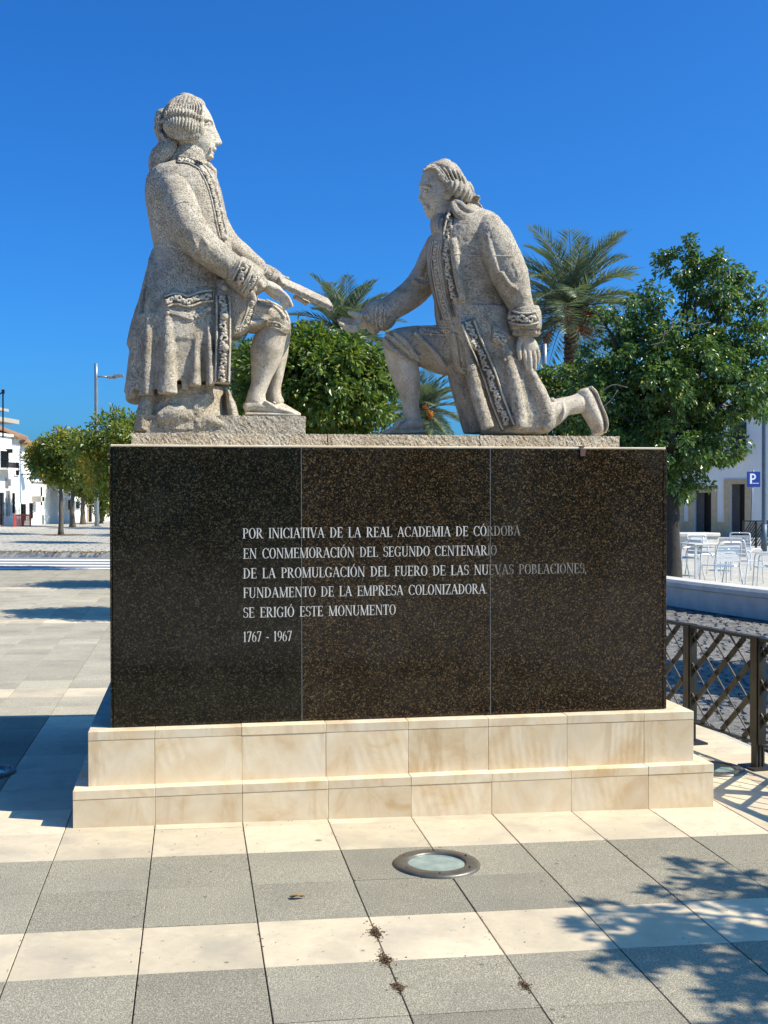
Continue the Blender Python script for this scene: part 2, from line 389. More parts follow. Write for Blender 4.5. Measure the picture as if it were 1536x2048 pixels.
# ================================================================== plinth
YG, YU = .1418, .068; H0, H1, H2 = .168, .422, 1.741
XL0, XR0, XLU, XRU, XLG, XRG = .033, 3.141, .0958, 3.0656, .1933, 2.9527
YB0, YBU, YBG = 2.36, 2.30, 2.22
plinth = thing('monument_plinth', (1.57, 1.2, gz(1.57)), 'polished brown granite plinth with white inscription on two cream marble steps', 'plinth')
mb = MB(); mb.box((XL0+.03, .03, -.12), (XR0-.03, YB0-.03, H0-.045)); mb.box((XLU+.03, YU+.03, H0-.04), (XRU-.03, YBU-.03, H1-.045))
mb.box((XLG+.022, YG+.022, H1-.04), (XRG-.022, YBG-.022, H2-.012)); part('plinth_core', mb, M['joint'], plinth)
def course(x0, x1, y0, y1, zb, zt, cap=.042):
    """front, sides and back of one step: facing stones with a coping tile above each"""
    js = [x0]+[k*T+random.uniform(-.004, .004) for k in range(1, 8) if x0+.12 < k*T < x1-.12]+[x1]; g = .0007
    for a, b in zip(js, js[1:]):
        for ya, yb in ((y0, y0+.03), (y1-.03, y1)):
            m = MB(); m.cbox((a+g, ya+random.uniform(0, .0010), zb if zb > 0 else min(zb, gz(b)-.02)), (b-g, yb, zt-cap-.0008), .0012)
            part('facing_stone', m, M['marble'], plinth)
        for ya, yb in ((y0-.001, y0+.13), (y1-.13, y1+.001)):
            m = MB(); m.cbox((a+g*.6, ya-random.uniform(-.0005, .0008), zt-cap), (b-g*.6, yb, zt+random.uniform(-.0010, .0010)), .0018)
            part('coping_tile', m, M['marble'], plinth)
    n = 5; ys = np.linspace(y0+.03, y1-.03, n+1); yc = np.linspace(y0+.13, y1-.13, n+1)
    for s, xa, xb, xc, xd in ((0, x0, x0+.03, x0-.001, x0+.13), (1, x1-.03, x1, x1-.13, x1+.001)):
        for i in range(n):
            m = MB(); m.cbox((xa, ys[i]+g, zb if zb > 0 else zb-.03), (xb, ys[i+1]-g, zt-cap-.0008), .0012); part('facing_stone', m, M['marble'], plinth)
            m = MB(); m.cbox((xc, yc[i]+g, zt-cap), (xd, yc[i+1]-g, zt), .0018); part('coping_tile', m, M['marble'], plinth)
course(XL0, XR0, 0, YB0, -.06, H0)
course(XLU, XRU, YU, YBU, H0-.002, H1)
xj = [XLG+.012, xat(603, YG), xat(981, YG), XRG-.02]
for a, b in zip(xj, xj[1:]):
    m = MB(); m.cbox((a+.0015, YG, H1+.002), (b-.0015, YG+.02, H2), .0018); part('granite_panel', m, M['granite_reflect' if a == xj[0] else 'granite'], plinth)
m = MB(); m.cbox((XLG, YG+.003, H1+.002), (XLG+.011, YG+.7, H2), .0015); part('granite_panel', m, M['granite'], plinth)
for y0, y1 in ((YG+.003, .82), (.823, 1.52), (1.523, YBG)):
    m = MB(); m.cbox((XRG-.018, y0, H1+.002), (XRG, y1, H2), .0015); part('granite_panel', m, M['granite'], plinth)
for y0, y1 in ((YG+.704, 1.5), (1.503, YBG)):
    m = MB(); m.cbox((XLG, y0, H1+.002), (XLG+.02, y1, H2), .0015); part('granite_panel', m, M['granite'], plinth)
for a, b in zip([XLG+.022, 1.1, 2.05], [1.097, 2.047, XRG-.02]):
    m = MB(); m.cbox((a, YBG-.02, H1+.002), (b, YBG, H2), .0015); part('granite_panel', m, M['granite'], plinth)
m = MB(); m.cbox((XLG+.004, YG+.004, H2+.0005), (XRG-.004, YBG-.004, H2+.012), .003); part('bedding_slab', m, M['marble'], plinth)
for x in xj[1:3]:
    m = MB(); m.box((x-.0013, YG+.0015, H1+.004), (x+.0013, YG+.02, H2-.002)); part('joint_filler', m, M['joint'], plinth)
# rough stone slab the figures stand on, in four lengths, upper face and front left rough
def rough_box(a, b, step=.014, amp=.006):
    a = np.array(a, float); b = np.array(b, float); bm = bmesh.new(); bmesh.ops.create_cube(bm, size=1)
    for v in bm.verts: v.co = Vector([(a[i]+b[i])/2+v.co[i]*(b[i]-a[i]) for i in range(3)])
    for ax in range(3):
        n = max(1, int((b[ax]-a[ax])/step))
        for k in range(1, n):
            if n > 140: pass
            p = [0, 0, 0]; p[ax] = a[ax]+(b[ax]-a[ax])*k/n; nr = [0, 0, 0]; nr[ax] = 1
            if ax == 1 and p[1] > a[1]+.3 and k % 8: continue
            bmesh.ops.bisect_plane(bm, geom=list(bm.verts)+list(bm.edges)+list(bm.faces), plane_co=p, plane_no=nr)
    c = (a+b)/2
    for v in bm.verts:
        d = Vector([0, 0, 0])
        for i in range(3):
            if abs(v.co[i]-a[i]) < 1e-5: d[i] = 1
            if abs(v.co[i]-b[i]) < 1e-5: d[i] = -1
        if v.co.z < a[2]+1e-4: d.z = 0
        v.co += d*random.uniform(0, amp)
    bm.verts.index_update(); m = MB().add([v.co[:] for v in bm.verts], [[v.index for v in f.verts] for f in bm.faces]); bm.free(); return m
YSL, ZS = .30, 1.818
xs_ = [xat(262, YSL), xat(656, YSL), xat(960, YSL), xat(1240, YSL)]
for a, b in zip(xs_, xs_[1:]):
    part('stone_slab', rough_box((a+.001, YSL, H2+.012), (b-.001, 2.08, ZS), .011, .0035), M['slab'], plinth)
m = MB(); m.cbox((xat(1160, YG), YG-.006, H2-.035), (xat(1170, YG), YG-.0005, H2+.004), .001); m.cbox((xat(1160, YG), YG-.005, H2+.013), (xat(1170, YG), YG+.15, H2+.017), .001)
part('metal_clip', m, M['clip'], plinth)

# ---- inscription: Roman capitals built from stems, hairlines, serifs and bowls
WT, TH, SF = .118, .046, .050
def _rect(x0, y0, x1, y1): return [(x0, y0), (x1, y0), (x1, y1), (x0, y1)]
def _stem(x, w=WT, y0=0, y1=1, sb=True, st=True):
    o = [_rect(x-w/2, y0, x+w/2, y1)]; e = w/2+.075
    if sb: o.append(_rect(x-e, y0, x+e, y0+.035))
    if st: o.append(_rect(x-e, y1-.035, x+e, y1))
    return o
def _bar(x0, x1, y, t=TH): return [_rect(x0, y-t/2, x1, y+t/2)]
def _diag(x0, y0, x1, y1, w): return [[(x0-w/2, y0), (x0+w/2, y0), (x1+w/2, y1), (x1-w/2, y1)]]
def _arc(cx, cy, rx, ry, a0, a1, wh=WT, wt=TH*.8, n=14):
    o = []
    for i in range(n):
        q = []
        for a in (a0+(a1-a0)*i/n, a0+(a1-a0)*(i+1)/n):
            c, s = math.cos(R(a)), math.sin(R(a)); q.append(((cx+rx*c, cy+ry*s), (cx+(rx-wh)*c, cy+(ry-wt)*s)))
        o.append([q[0][0], q[1][0], q[1][1], q[0][1]])
    return o
def _vs(x, y0, y1): return [[(x, y0), (x+.035, y0), (x+.035, y1), (x, y1)]]
def glyph(c):
    if c == 'I': return _stem(.15), .30
    if c == '1': return _stem(.2, WT, 0, 1, True, False)+_diag(.08, .84, .15, .95, .05), .42
    if c == 'L': return _stem(.15)+_bar(.15, .52, .02)+_vs(.50, 0, .24), .56
    if c == 'E': return _stem(.15)+_bar(.15, .5, .02)+_bar(.15, .5, .98)+_bar(.15, .42, .52)+_vs(.50, 0, .22)+_vs(.48, .8, 1)+_vs(.4, .42, .62), .58
    if c == 'F': return _stem(.15)+_bar(.15, .5, .98)+_bar(.15, .40, .52)+_vs(.48, .78, 1)+_vs(.39, .42, .62), .54
    if c == 'T': return _stem(.30, st=False)+_bar(.04, .56, .98)+_vs(.03, .78, 1)+_vs(.54, .78, 1), .60
    if c == 'D': return _stem(.15)+_arc(.22, .5, .42, .5, -90, 90)+_bar(.12, .24, .02)+_bar(.12, .24, .98), .70
    if c == 'O' or c == 'Ó':
        o = _arc(.34, .5, .31, .515, 0, 360, n=28)
        if c == 'Ó': o += _diag(.30, 1.07, .42, 1.26, .07)
        return o, .68
    if c == 'C': return _arc(.36, .5, .33, .515, 42, 318, n=22)+_vs(.58, .70, .98)+_vs(.58, .06, .2), .66
    if c == 'G': return _arc(.36, .5, .33, .515, 42, 300, n=22)+_vs(.58, .70, .98)+_stem(.56, WT*.9, 0.04, .42, False, True), .72
    if c == 'P': return _stem(.15)+_arc(.24, .73, .30, .27, -90, 90)+_bar(.14, .26, .98)+_bar(.14, .26, .47), .57
    if c == 'R': return _stem(.15)+_arc(.24, .74, .29, .26, -90, 90)+_bar(.14, .26, .98)+_bar(.14, .3, .49)+_diag(.58, 0, .30, .5, WT*1.05)+_bar(.52, .72, .017, .034), .69
    if c == 'B': return _stem(.15)+_arc(.22, .755, .28, .245, -90, 90)+_arc(.22, .27, .34, .27, -90, 90)+_bar(.14, .24, .98)+_bar(.14, .24, .02), .62
    if c == 'U': return _stem(.15, WT, .3, 1, False)+_stem(.56, TH, .3, 1, False)+_arc(.345, .32, .262, .335, 180, 360, WT*.8, TH), .70
    if c == 'N': return _stem(.14, TH)+_stem(.62, TH, 0, 1, False)+_diag(.62, 0, .14, 1, WT), .76
    if c == 'M': return _stem(.13, TH)+_stem(.75, WT)+_diag(.42, 0, .13, 1, WT)+_diag(.42, 0, .74, 1, TH), .90
    if c == 'A': return _diag(.09, 0, .34, 1, TH)+_diag(.60, 0, .34, 1, WT*1.05)+_bar(.17, .50, .35)+_bar(0, .2, .017, .034)+_bar(.48, .72, .017, .034), .70
    if c == 'V': return _diag(.34, 0, .10, 1, WT*1.05)+_diag(.36, 0, .60, 1, TH)+_bar(-.02, .24, .983, .034)+_bar(.50, .70, .983, .034), .69
    if c == 'Z': return _diag(.12, 0, .50, 1, WT)+_bar(.06, .54, .02)+_bar(.08, .56, .98)+_vs(.53, 0, .22)+_vs(.06, .8, 1), .60
    if c == '7': return _diag(.18, 0, .46, 1, WT*.9)+_bar(.06, .50, .97, .06)+_vs(.04, .78, 1), .52
    if c == 'S': return _arc(.26, .745, .215, .26, 35, 270, WT*.8)+_arc(.26, .27, .235, .275, -145, 90, WT*.8)+_vs(.44, .74, .96)+_vs(.02, .04, .26), .52
    if c == '6': return _arc(.27, .31, .23, .32, 0, 360, WT*.85, n=22)+_arc(.44, .33, .40, .66, 100, 180, WT*.8), .54
    if c == '9': return _arc(.27, .69, .23, .32, 0, 360, WT*.85, n=22)+_arc(.10, .67, .40, .66, -80, 0, WT*.8), .54
    if c == '-': return _bar(.04, .28, .38, .08), .32
    if c == ',': return _rect(.05, 0, .17, .11) and [_rect(.05, 0, .16, .11)]+_diag(.07, -.15, .12, 0, .05), .24
    if c == '.': return [_rect(.05, 0, .16, .11)], .24
    return [], .30
LINES = [("POR INICIATIVA DE LA REAL ACADEMIA DE CÓRDOBA", 485, 1041, 1077, 1071), ("EN CONMEMORACIÓN DEL SEGUNDO CENTENARIO", 486, 994, 1117.5, 1110),
         ("DE LA PROMULGACIÓN DEL FUERO DE LAS NUEVAS POBLACIONES,", 486, 1174, 1157, 1146), ("FUNDAMENTO DE LA EMPRESA COLONIZADORA.", 486, 976, 1196, 1187),
         ("SE ERIGIÓ ESTE MONUMENTO", 486, 792, 1235.5, 1229), ("1767 - 1967", 486, 584, 1284, 1282)]
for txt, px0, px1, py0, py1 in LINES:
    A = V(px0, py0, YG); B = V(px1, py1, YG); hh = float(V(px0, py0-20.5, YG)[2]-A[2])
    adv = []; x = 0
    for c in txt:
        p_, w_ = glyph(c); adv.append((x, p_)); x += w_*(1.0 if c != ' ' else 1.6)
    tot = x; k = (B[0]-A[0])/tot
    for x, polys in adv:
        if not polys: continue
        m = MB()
        X = A[0]+x*k; base = A[2]+(B[2]-A[2])*x/tot; key = 'letter_dulled' if X > xj[2]-.03 else 'letter'
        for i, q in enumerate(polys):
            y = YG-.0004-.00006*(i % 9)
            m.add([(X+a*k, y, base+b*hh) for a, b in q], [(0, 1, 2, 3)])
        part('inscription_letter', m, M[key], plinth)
# ================================================================== statues
def catmull(st, sub):
    st = np.asarray(st, float)
    if len(st) < 3:
        t = np.linspace(0, 1, sub*(len(st)-1)+1)[:, None]; return st[0]*(1-t)+st[-1]*t
    p = np.vstack([2*st[0]-st[1], st, 2*st[-1]-st[-2]]); out = []
    for i in range(1, len(p)-2):
        for k in range(sub):
            t = k/sub; a, b, c, d = p[i-1], p[i], p[i+1], p[i+2]
            out.append(.5*((2*b)+(-a+c)*t+(2*a-5*b+4*c-d)*t*t+(-a+3*b-3*c+d)*t**3))
    out.append(p[-2]); return np.array(out)
def loft(mb, Y, st, flat=False, sub=6, n=28, mod=None, sq=2.0, cap=.5, straight=False):
    """body of oval sections. st rows: px, py, half width in photograph pixels, depth offset (m), half depth (m)"""
    st = np.array(st, float)
    s = catmull(st, sub) if not straight else catmull2(st, sub)
    s[:, 2] = np.maximum(s[:, 2], .6); s[:, 4] = np.maximum(s[:, 4], .002)
    c = np.array([V(a[0], a[1], Y+a[3]) for a in s]); sc = np.array([scl(a[0], Y+a[3]) for a in s])
    w = s[:, 2]/sc; hd = s[:, 4]
    if flat: nx = np.tile([1., 0, 0], (len(s), 1))
    else:
        t = np.gradient(c, axis=0); t[:, 1] = 0; t /= np.linalg.norm(t, axis=1)[:, None]+1e-9
        nx = np.stack([-t[:, 2], t[:, 1]*0, t[:, 0]], -1)
        if nx[:, 0].mean() < 0: nx = -nx
    # rounded caps
    if cap:
        def capring(i, j):
            d = c[i]-c[j]; d /= np.linalg.norm(d)+1e-9; o = []
            for a in (.35, .7, .92, 1.0): 
                o.append((c[i]+d*min(w[i], hd[i])*cap*math.sin(a*math.pi/2), w[i]*max(.12, math.cos(a*math.pi/2*.97)), hd[i]*max(.12, math.cos(a*math.pi/2*.97)), nx[i]))
            return o
        A = capring(0, 1)[::-1]; B = capring(-1, -2)
        c = np.vstack([[a[0] for a in A], c, [b[0] for b in B]]); w = np.concatenate([[a[1] for a in A], w, [b[1] for b in B]])
        hd = np.concatenate([[a[2] for a in A], hd, [b[2] for b in B]]); nx = np.vstack([[a[3] for a in A], nx, [b[3] for b in B]])
    th = np.arange(n)*2*math.pi/n; m = len(c)
    cs = np.sign(np.cos(th))*abs(np.cos(th))**(2/sq); sn = np.sign(np.sin(th))*abs(np.sin(th))**(2/sq)
    f = np.ones((m, n))
    if mod is not None:
        tt = np.linspace(0, 1, m)[:, None]; f = mod(tt, th[None, :])*np.ones((m, n))
    v = c[:, None]+(f*w[:, None]*cs[None])[..., None]*nx[:, None]+(f*hd[:, None]*sn[None])[..., None]*np.array([0, 1., 0])
    F = [(i*n+j, i*n+(j+1) % n, (i+1)*n+(j+1) % n, (i+1)*n+j) for i in range(m-1) for j in range(n)]
    F += [tuple(range(n))[::-1], tuple((m-1)*n+j for j in range(n))]
    mb.add(v, F); return mb
def catmull2(st, sub):
    out = []
    for a, b in zip(st, st[1:]):
        for k in range(sub): out.append(a+(b-a)*k/sub)
    out.append(st[-1]); return np.array(out)
def levels(rows):
    """rows py, xl, xr, depth offset, half depth -> flat stations"""
    return [((a[1]+a[2])/2, a[0], (a[2]-a[1])/2, a[3], a[4]) for a in rows]
def ball(mb, Y, px, py, r, dc, sx=1, sy=1, sz=1):
    mb.ball(V(px, py, Y+dc), r/scl(px, Y), sx, sy, sz, 8); return mb
def sculpt(name, mb, m, root, voxel=.006, smooth=3, disp=.0026, dscale=.018, label=None):
    me = mesh_of('tmp', mb); o = bpy.data.objects.new('tmp', me); COL.objects.link(o)
    rm = o.modifiers.new('r', 'REMESH'); rm.mode = 'VOXEL'; rm.voxel_size = voxel; rm.adaptivity = 0
    if smooth: s = o.modifiers.new('s', 'SMOOTH'); s.factor = .5; s.iterations = smooth
    if disp:
        for sc, st in ((dscale, disp), (dscale*3.2, disp*1.6)):
            tx = bpy.data.textures.new('stone_relief', 'CLOUDS'); tx.noise_scale = sc; tx.noise_depth = 2
            d = o.modifiers.new('d', 'DISPLACE'); d.texture = tx; d.strength = st; d.texture_coords = 'GLOBAL'
    dg = bpy.context.evaluated_depsgraph_get(); me2 = bpy.data.meshes.new_from_object(o.evaluated_get(dg))
    bpy.data.objects.remove(o); bpy.data.meshes.remove(me); me2.name = name
    off = wloc(root); k = len(me2.vertices); co = np.empty(k*3, np.float32); me2.vertices.foreach_get('co', co)
    co = (co.reshape(-1, 3)-off).astype(np.float32); me2.vertices.foreach_set('co', co.ravel())
    me2.polygons.foreach_set('use_smooth', [True]*len(me2.polygons)); me2.materials.clear(); me2.update()
    ob = link(name, me2, m, root)
    if label: ob['label'] = label
    return ob
def hit(px, py, fall=None):
    dg = bpy.context.evaluated_depsgraph_get()
    d = CW+CR*(px-768)/FPX+CU*(1024-py)/FPX; d = Vector(d/np.linalg.norm(d))
    ok, loc, nr, *_ = scene.ray_cast(dg, Vector(CAM), d)
    if ok and (loc-Vector(CAM)).length < 9: return np.array(loc), np.array(nr), np.array(d)
    return None
def leaf_relief(mb, pts, r, jump):
    P = []
    for px, py in pts:
        h = hit(px, py)
        if h is None or (P and abs(h[0][1]-P[-1][1]) > jump): return
        P.append(h[0]-h[2]*r*.5)
    mb.tube(np.array(P), r*np.array([.45, 1.1, 1.25, .8, .15])*1.3, 5)
def _catp(pts, sub=6): return catmull(np.array(pts, float), sub)
def relief(mb, pts, r=.004, lift=.001, jump=.035):
    r = r*1.5; lift = lift+r*.5
    """raised cord following the carved surface"""
    run = []; last = None
    def flush(run):
        if len(run) > 2:
            p = np.array(run); rr = np.full(len(p), r); rr[0] *= .4; rr[-1] *= .4; mb.tube(p, rr, 6)
    for px, py in pts:
        h = hit(px, py)
        if h is None or (last is not None and abs(h[0][1]-last[1]) > jump): flush(run); run = []; last = None if h is None else h[0]; 
        if h is None: continue
        run.append(h[0]-h[2]*lift); last = h[0]
    flush(run)
def band(mb, pts, hw, thick=.012, na=5, sub=5, back=.01):
    """flat raised band laid on the surface: pts px,py ; hw half width px (number or per point)"""
    P = _catp([(a, b) for a, b in pts], sub); W = np.interp(np.linspace(0, 1, len(P)), np.linspace(0, 1, len(pts)), np.broadcast_to(hw, (len(pts),)))
    t = np.gradient(P, axis=0); t /= np.linalg.norm(t, axis=1)[:, None]; nn = np.stack([-t[:, 1], t[:, 0]], -1)
    top = []; bot = []; last = None
    for p, n_, w in zip(P, nn, W):
        for k in range(na):
            q = p+n_*w*(2*k/(na-1)-1); h = hit(*q)
            if h is None or (last is not None and abs(h[0][1]-last) > .09):
                y = last if last is not None else None
                if y is None:
                    if h is None: return
                    y = h[0][1]
                X = V(q[0], q[1], y); d = X-CAM; d /= np.linalg.norm(d)
            else: X = h[0]; d = h[2]; last = X[1]
            top.append(X-d*thick); bot.append(X+d*back)
    m = len(P); v = np.array(top+bot); o = m*na; F = []
    for i in range(m-1):
        for k in range(na-1):
            a = i*na+k; F.append((a, a+1, a+na+1, a+na)); F.append((o+a, o+a+na, o+a+na+1, o+a+1))
    for i in range(m-1):
        a = i*na; F.append((a, a+na, o+a+na, o+a)); a = i*na+na-1; F.append((a, o+a, o+a+na, a+na))
    for k in range(na-1):
        F.append((k, o+k, o+k+1, k+1)); a = (m-1)*na+k; F.append((a, a+1, o+a+1, o+a))
    mb.add(v, F)
def scrolls(mb, pts, hw, r=.0042, step=None, border=True, seed=1, jump=.05):
    """running leaf-scroll ornament between two raised edges"""
    rn = random.Random(seed); P = _catp(pts, 14); L = np.concatenate([[0], np.cumsum(np.linalg.norm(np.diff(P, axis=0), axis=1))])
    W = lambda s: float(np.interp(s/L[-1], np.linspace(0, 1, len(pts)), np.broadcast_to(hw, (len(pts),))))
    def at(s):
        x = np.interp(s, L, P[:, 0]); y = np.interp(s, L, P[:, 1]); e = 1.0
        tx = np.interp(min(s+e, L[-1]), L, P[:, 0])-np.interp(max(s-e, 0), L, P[:, 0]); ty = np.interp(min(s+e, L[-1]), L, P[:, 1])-np.interp(max(s-e, 0), L, P[:, 1])
        q = math.hypot(tx, ty)+1e-9; return np.array([x, y]), np.array([tx/q, ty/q]), np.array([-ty/q, tx/q])
    hw0 = float(np.mean(hw)); step = step or hw0*2.1
    if border:
        for sg in (-1, 1):
            line = []
            for s in np.arange(0, L[-1], 2.0): c, t, n_ = at(s); line.append(c+n_*W(s)*sg*.94)
            relief(mb, line, r*.85, .0005, jump)
    s = step*.5; k = 0
    while s < L[-1]-step*.2:
        c, t, n_ = at(s); w = W(s); sg = 1 if k % 2 else -1; R0 = w*.60*rn.uniform(.85, 1.12); cc = c+n_*w*.20*-sg
        sp = []
        for i in range(16):
            a = i/15; an = sg*(a*2*math.pi*1.15)+rn.uniform(-.05, .05); rad = R0*(1-.78*a)
            sp.append(cc+t*math.cos(an)*rad+n_*math.sin(an)*rad)
        relief(mb, sp, r*1.05, .001, jump)
        for q, tn, sn in ((-1, .7, .9), (1, .7, .9), (1, .25, 1.2), (-1, 1.1, -.35)):   # tapered leaves
            base = cc+t*R0*.75*q; lf = [base+(t*q*tn+n_*sg*sn*(.7+.5*j2))*w*.46*j2 for j2 in (0, .3, .6, .9, 1.15)]
            leaf_relief(mb, lf, r*1.5, jump)
        s += step; k += 1
def bead(root, px, py, r, m, name='button'):
    h = hit(px, py)
    if h is None: return
    mb = MB(); rr = r/scl(px, h[0][1]); c = h[0]-h[2]*rr*.25; mb.ball(c, rr, 1, .75, 1, 7)
    return part(name, mb, m, root, True)

def headmesh(mb, Y, s, prof, base, back, wid, sig=.020, eye=None, dc=0.0, mouth=None, step=1.5, n=72):
    """head from its profile: prof/base/back rows (py, px), wid rows (py, half width m); s = +1 looks right"""
    P = lambda a, y: np.interp(y, [q[0] for q in a], [q[1] for q in a])
    ys = np.arange(prof[0][0], prof[-1][0]+.01, step); rings = []; th = np.arange(n)*2*math.pi/n
    for y in ys:
        xf, xb0, xk, hd = P(prof, y), P(base, y), P(back, y), P(wid, y); cx = (xb0+xk)/2; sc = scl(cx, Y+dc)
        a = (xb0-cx)/sc; C = V(cx, y, Y+dc)
        co, si = np.cos(th), np.sin(th); se = 2.25
        X = a*np.sign(co)*abs(co)**(2/se); D = hd*np.sign(si)*abs(si)**(2/se); front = np.clip(co, 0, 1)
        X = X+np.where(co > 0, (xf-xb0)/sc*np.exp(-(D/sig)**2), 0)
        if eye:
            ye, de, re = eye
            for q in (-1, 1):
                g = np.exp(-((D-q*de)/(.024))**2-((y-ye)/re)**2)*(co > 0); X -= s*g*.026; D = D-q*g*.006
                g = np.exp(-((D-q*de)/(.030))**2-((y-(ye-re*1.3))/(re*.55))**2)*(co > 0); X += s*g*.010; D = D+q*g*.004
                g = np.exp(-((D-q*.052)/(.022))**2-((y-(ye+re*2.5))/(re*1.5))**2)*(co > 0); X += s*g*.007
        if mouth:
            g = np.exp(-((y-mouth)/1.2)**2)*np.exp(-(D/.045)**2)*(co > 0); X -= s*g*.011
        rings.append(np.stack([C[0]+X, C[1]+D, np.full(n, C[2])], -1))
    v = np.concatenate(rings); m = len(ys)
    F = [(i*n+j, i*n+(j+1) % n, (i+1)*n+(j+1) % n, (i+1)*n+j) for i in range(m-1) for j in range(n)]
    F += [tuple(range(n))[::-1], tuple((m-1)*n+j for j in range(n))]
    mb.add(v, F)

# ------------------------------------------------------------------ standing figure
YS = .78
ST, SM = M['statue'], M['statue_smooth']
sA = thing('standing_statue', tuple(V(440, 866, YS)*[1, 1, 0]+[0, 0, ZS]), 'carved limestone figure standing with long plaited wig, frock coat and a document held out', 'statue')
# head
mb = MB()
headmesh(mb, YS, 1,
    prof=[(200,398),(206,407),(212,411),(220,416.5),(229,421.5),(237,425),(243,427.5),(249,429.5),(254,431),(260,434),(269,438.5),(276,441.5),(281,444),(284,444.2),(287,441.5),(289,434.5),(292,431.5),(295,432),(297.5,433.5),(300,430.5),(302,427),(304,428.5),(307,427.8),(309,424.8),(312,427),(315,427.3),(318,423),(321,412),(325,400)],
    base=[(200,398),(206,406),(212,410),(229,420.5),(243,425.5),(254,424.5),(270,425),(285,427),(292,428),(300,427),(309,424),(315,425),(318,421),(321,411),(325,400)],
    back=[(200,350),(212,338),(230,334),(260,336),(280,346),(295,350),(325,356)],
    wid=[(200,.05),(206,.075),(215,.088),(235,.098),(255,.100),(275,.098),(292,.088),(305,.070),(315,.052),(321,.045),(325,.04)], eye=(252, .054, 4.4), mouth=302.3)
loft(mb, YS, [(372,345,30,0,.085),(376,325,29,0,.08),(382,305,29,0,.078),(384,290,26,0,.07)])
for q in (-1, 1):
    ball(mb, YS, 418.2, 252.6, 4.0, q*.056, 1, 1, .8); loft(mb, YS, [(423,248,1.6,q*.048,.008),(418,246.5,2,q*.064,.010),(411,249,1.6,q*.080,.008)], n=10); loft(mb, YS, [(421,257,1.2,q*.052,.007),(415,257.5,1.4,q*.072,.008)], n=10); loft(mb, YS, [(430,290,1.6,q*.030,.006),(424,296,2.2,q*.046,.010),(421,305,1.8,q*.048,.010)], n=10)
    loft(mb, YS, [(436,286,3.2,q*.014,.007),(432,285,3.6,q*.020,.008),(429,287,2.2,q*.024,.005)], n=10)
sculpt('head', mb, SM, sA, .0038, 2, .0010, .012)
# wig
mb = MB()
g26 = lambda t, th: 1+.03*np.cos(30*th)
loft(mb, YS, levels([(196,356,392,0,.05),(200,348,403,0,.075),(207,340,409,0,.095),(216,333,411,0,.110),(226,330,411,0,.118),(236,330,406,0,.122),(252,331,400,0,.123),(266,333,397,0,.120),(276,340,388,0,.108)]), flat=True, mod=g26, n=140, sub=5)
for px0 in np.linspace(338, 405, 13):
    x1 = 334+(px0-338)*1.02; loft(mb, YS, [(px0*.55+372*.45,197,1.3,-.045,.008),(px0*.85+372*.15,206,1.6,-.098,.011),(px0,217,1.7,-.122,.013),(x1,227,1.5,-.128,.012)], n=8, sub=3)
for q in (-1, 1):
    rl = lambda k, am: (lambda t, th: 1+am*np.abs(np.sin(t*math.pi*k+.25*np.sin(th))))
    loft(mb, YS, [(333,232,7,q*.112,.028),(352,228,7.5,q*.120,.032),(378,231,7.5,q*.120,.032),(402,240,6.5,q*.098,.028)], mod=rl(13, .42), n=24, sub=34, cap=.8)
    loft(mb, YS, [(334,252,11,q*.110,.03),(352,249,15,q*.120,.036),(378,252,15,q*.120,.036),(401,257,11,q*.098,.028)], mod=rl(13, .34), n=26, sub=34, cap=.8)
    loft(mb, YS, [(338,262,9,q*.105,.024),(360,268,12,q*.112,.026),(388,266,12,q*.106,.024),(400,262,7,q*.096,.02)], mod=rl(14, .13), n=20, sub=20)
# gathered back hair, ribbon and pigtail
loft(mb, YS, [(332,222,7,0,.045),(322,232,11,0,.055),(320,248,11,0,.06),(319,262,10,0,.055),(324,276,9,0,.045)], mod=lambda t, th: 1+.07*np.sin(t*30), n=24, sub=8)
loft(mb, YS, [(334,270,10,0,.06),(337,285,18,0,.075),(333,300,21,0,.078),(326,314,22,0,.075),(316,328,17,0,.06),(312,342,11,0,.045),(312,352,6,0,.03)], n=40, sub=8)
loft(mb, YS, [(318,296,4,0,.05),(309,305,6,0,.055),(304,318,6,0,.05),(303,332,6,0,.045),(304,344,5,0,.03)], n=16)
for i in range(7):
    q = i/6; X = lambda a, b: a+(b-a)*q; dz = .022*(1-(2*q-1)**2)
    loft(mb, YS, [(X(329,347),276,2.0,-.058-dz*.6,.012),(X(319,352),290,2.6,-.070-dz,.014),(X(312,346),306,2.7,-.072-dz,.014),(X(304,334),322,2.5,-.062-dz,.014),(X(302,321),338,2.0,-.050-dz*.7,.012)], n=8, sub=5)
loft(mb, YS, [(314,238,4,-.03,.02),(322,243,3.5,-.055,.02),(330,240,4,-.07,.02)], n=14)
loft(mb, YS, [(315,262,4,-.03,.018),(324,270,4,-.06,.02),(330,281,4,-.07,.02)], n=14)
sculpt('wig', mb, ST, sA, .0034, 0, .0012, .010)
# neck cloth and collar
mb = MB()
loft(mb, YS, [(366,342,34,0,.100),(372,328,35,0,.098),(381,312,34,0,.092),(386,302,31,0,.085)], mod=lambda t, th: 1+.035*np.abs(np.sin(t*math.pi*4.5)), n=48, sub=14)
loft(mb, YS, [(405,330,9,0,.05),(417,336,9,0,.05),(425,343,8,0,.045),(428,352,6,0,.035),(428,362,4,0,.02)], mod=lambda t, th: 1+.10*np.sin(t*26), n=24, sub=7)
sculpt('neckcloth', mb, ST, sA, .0045, 1, .001)
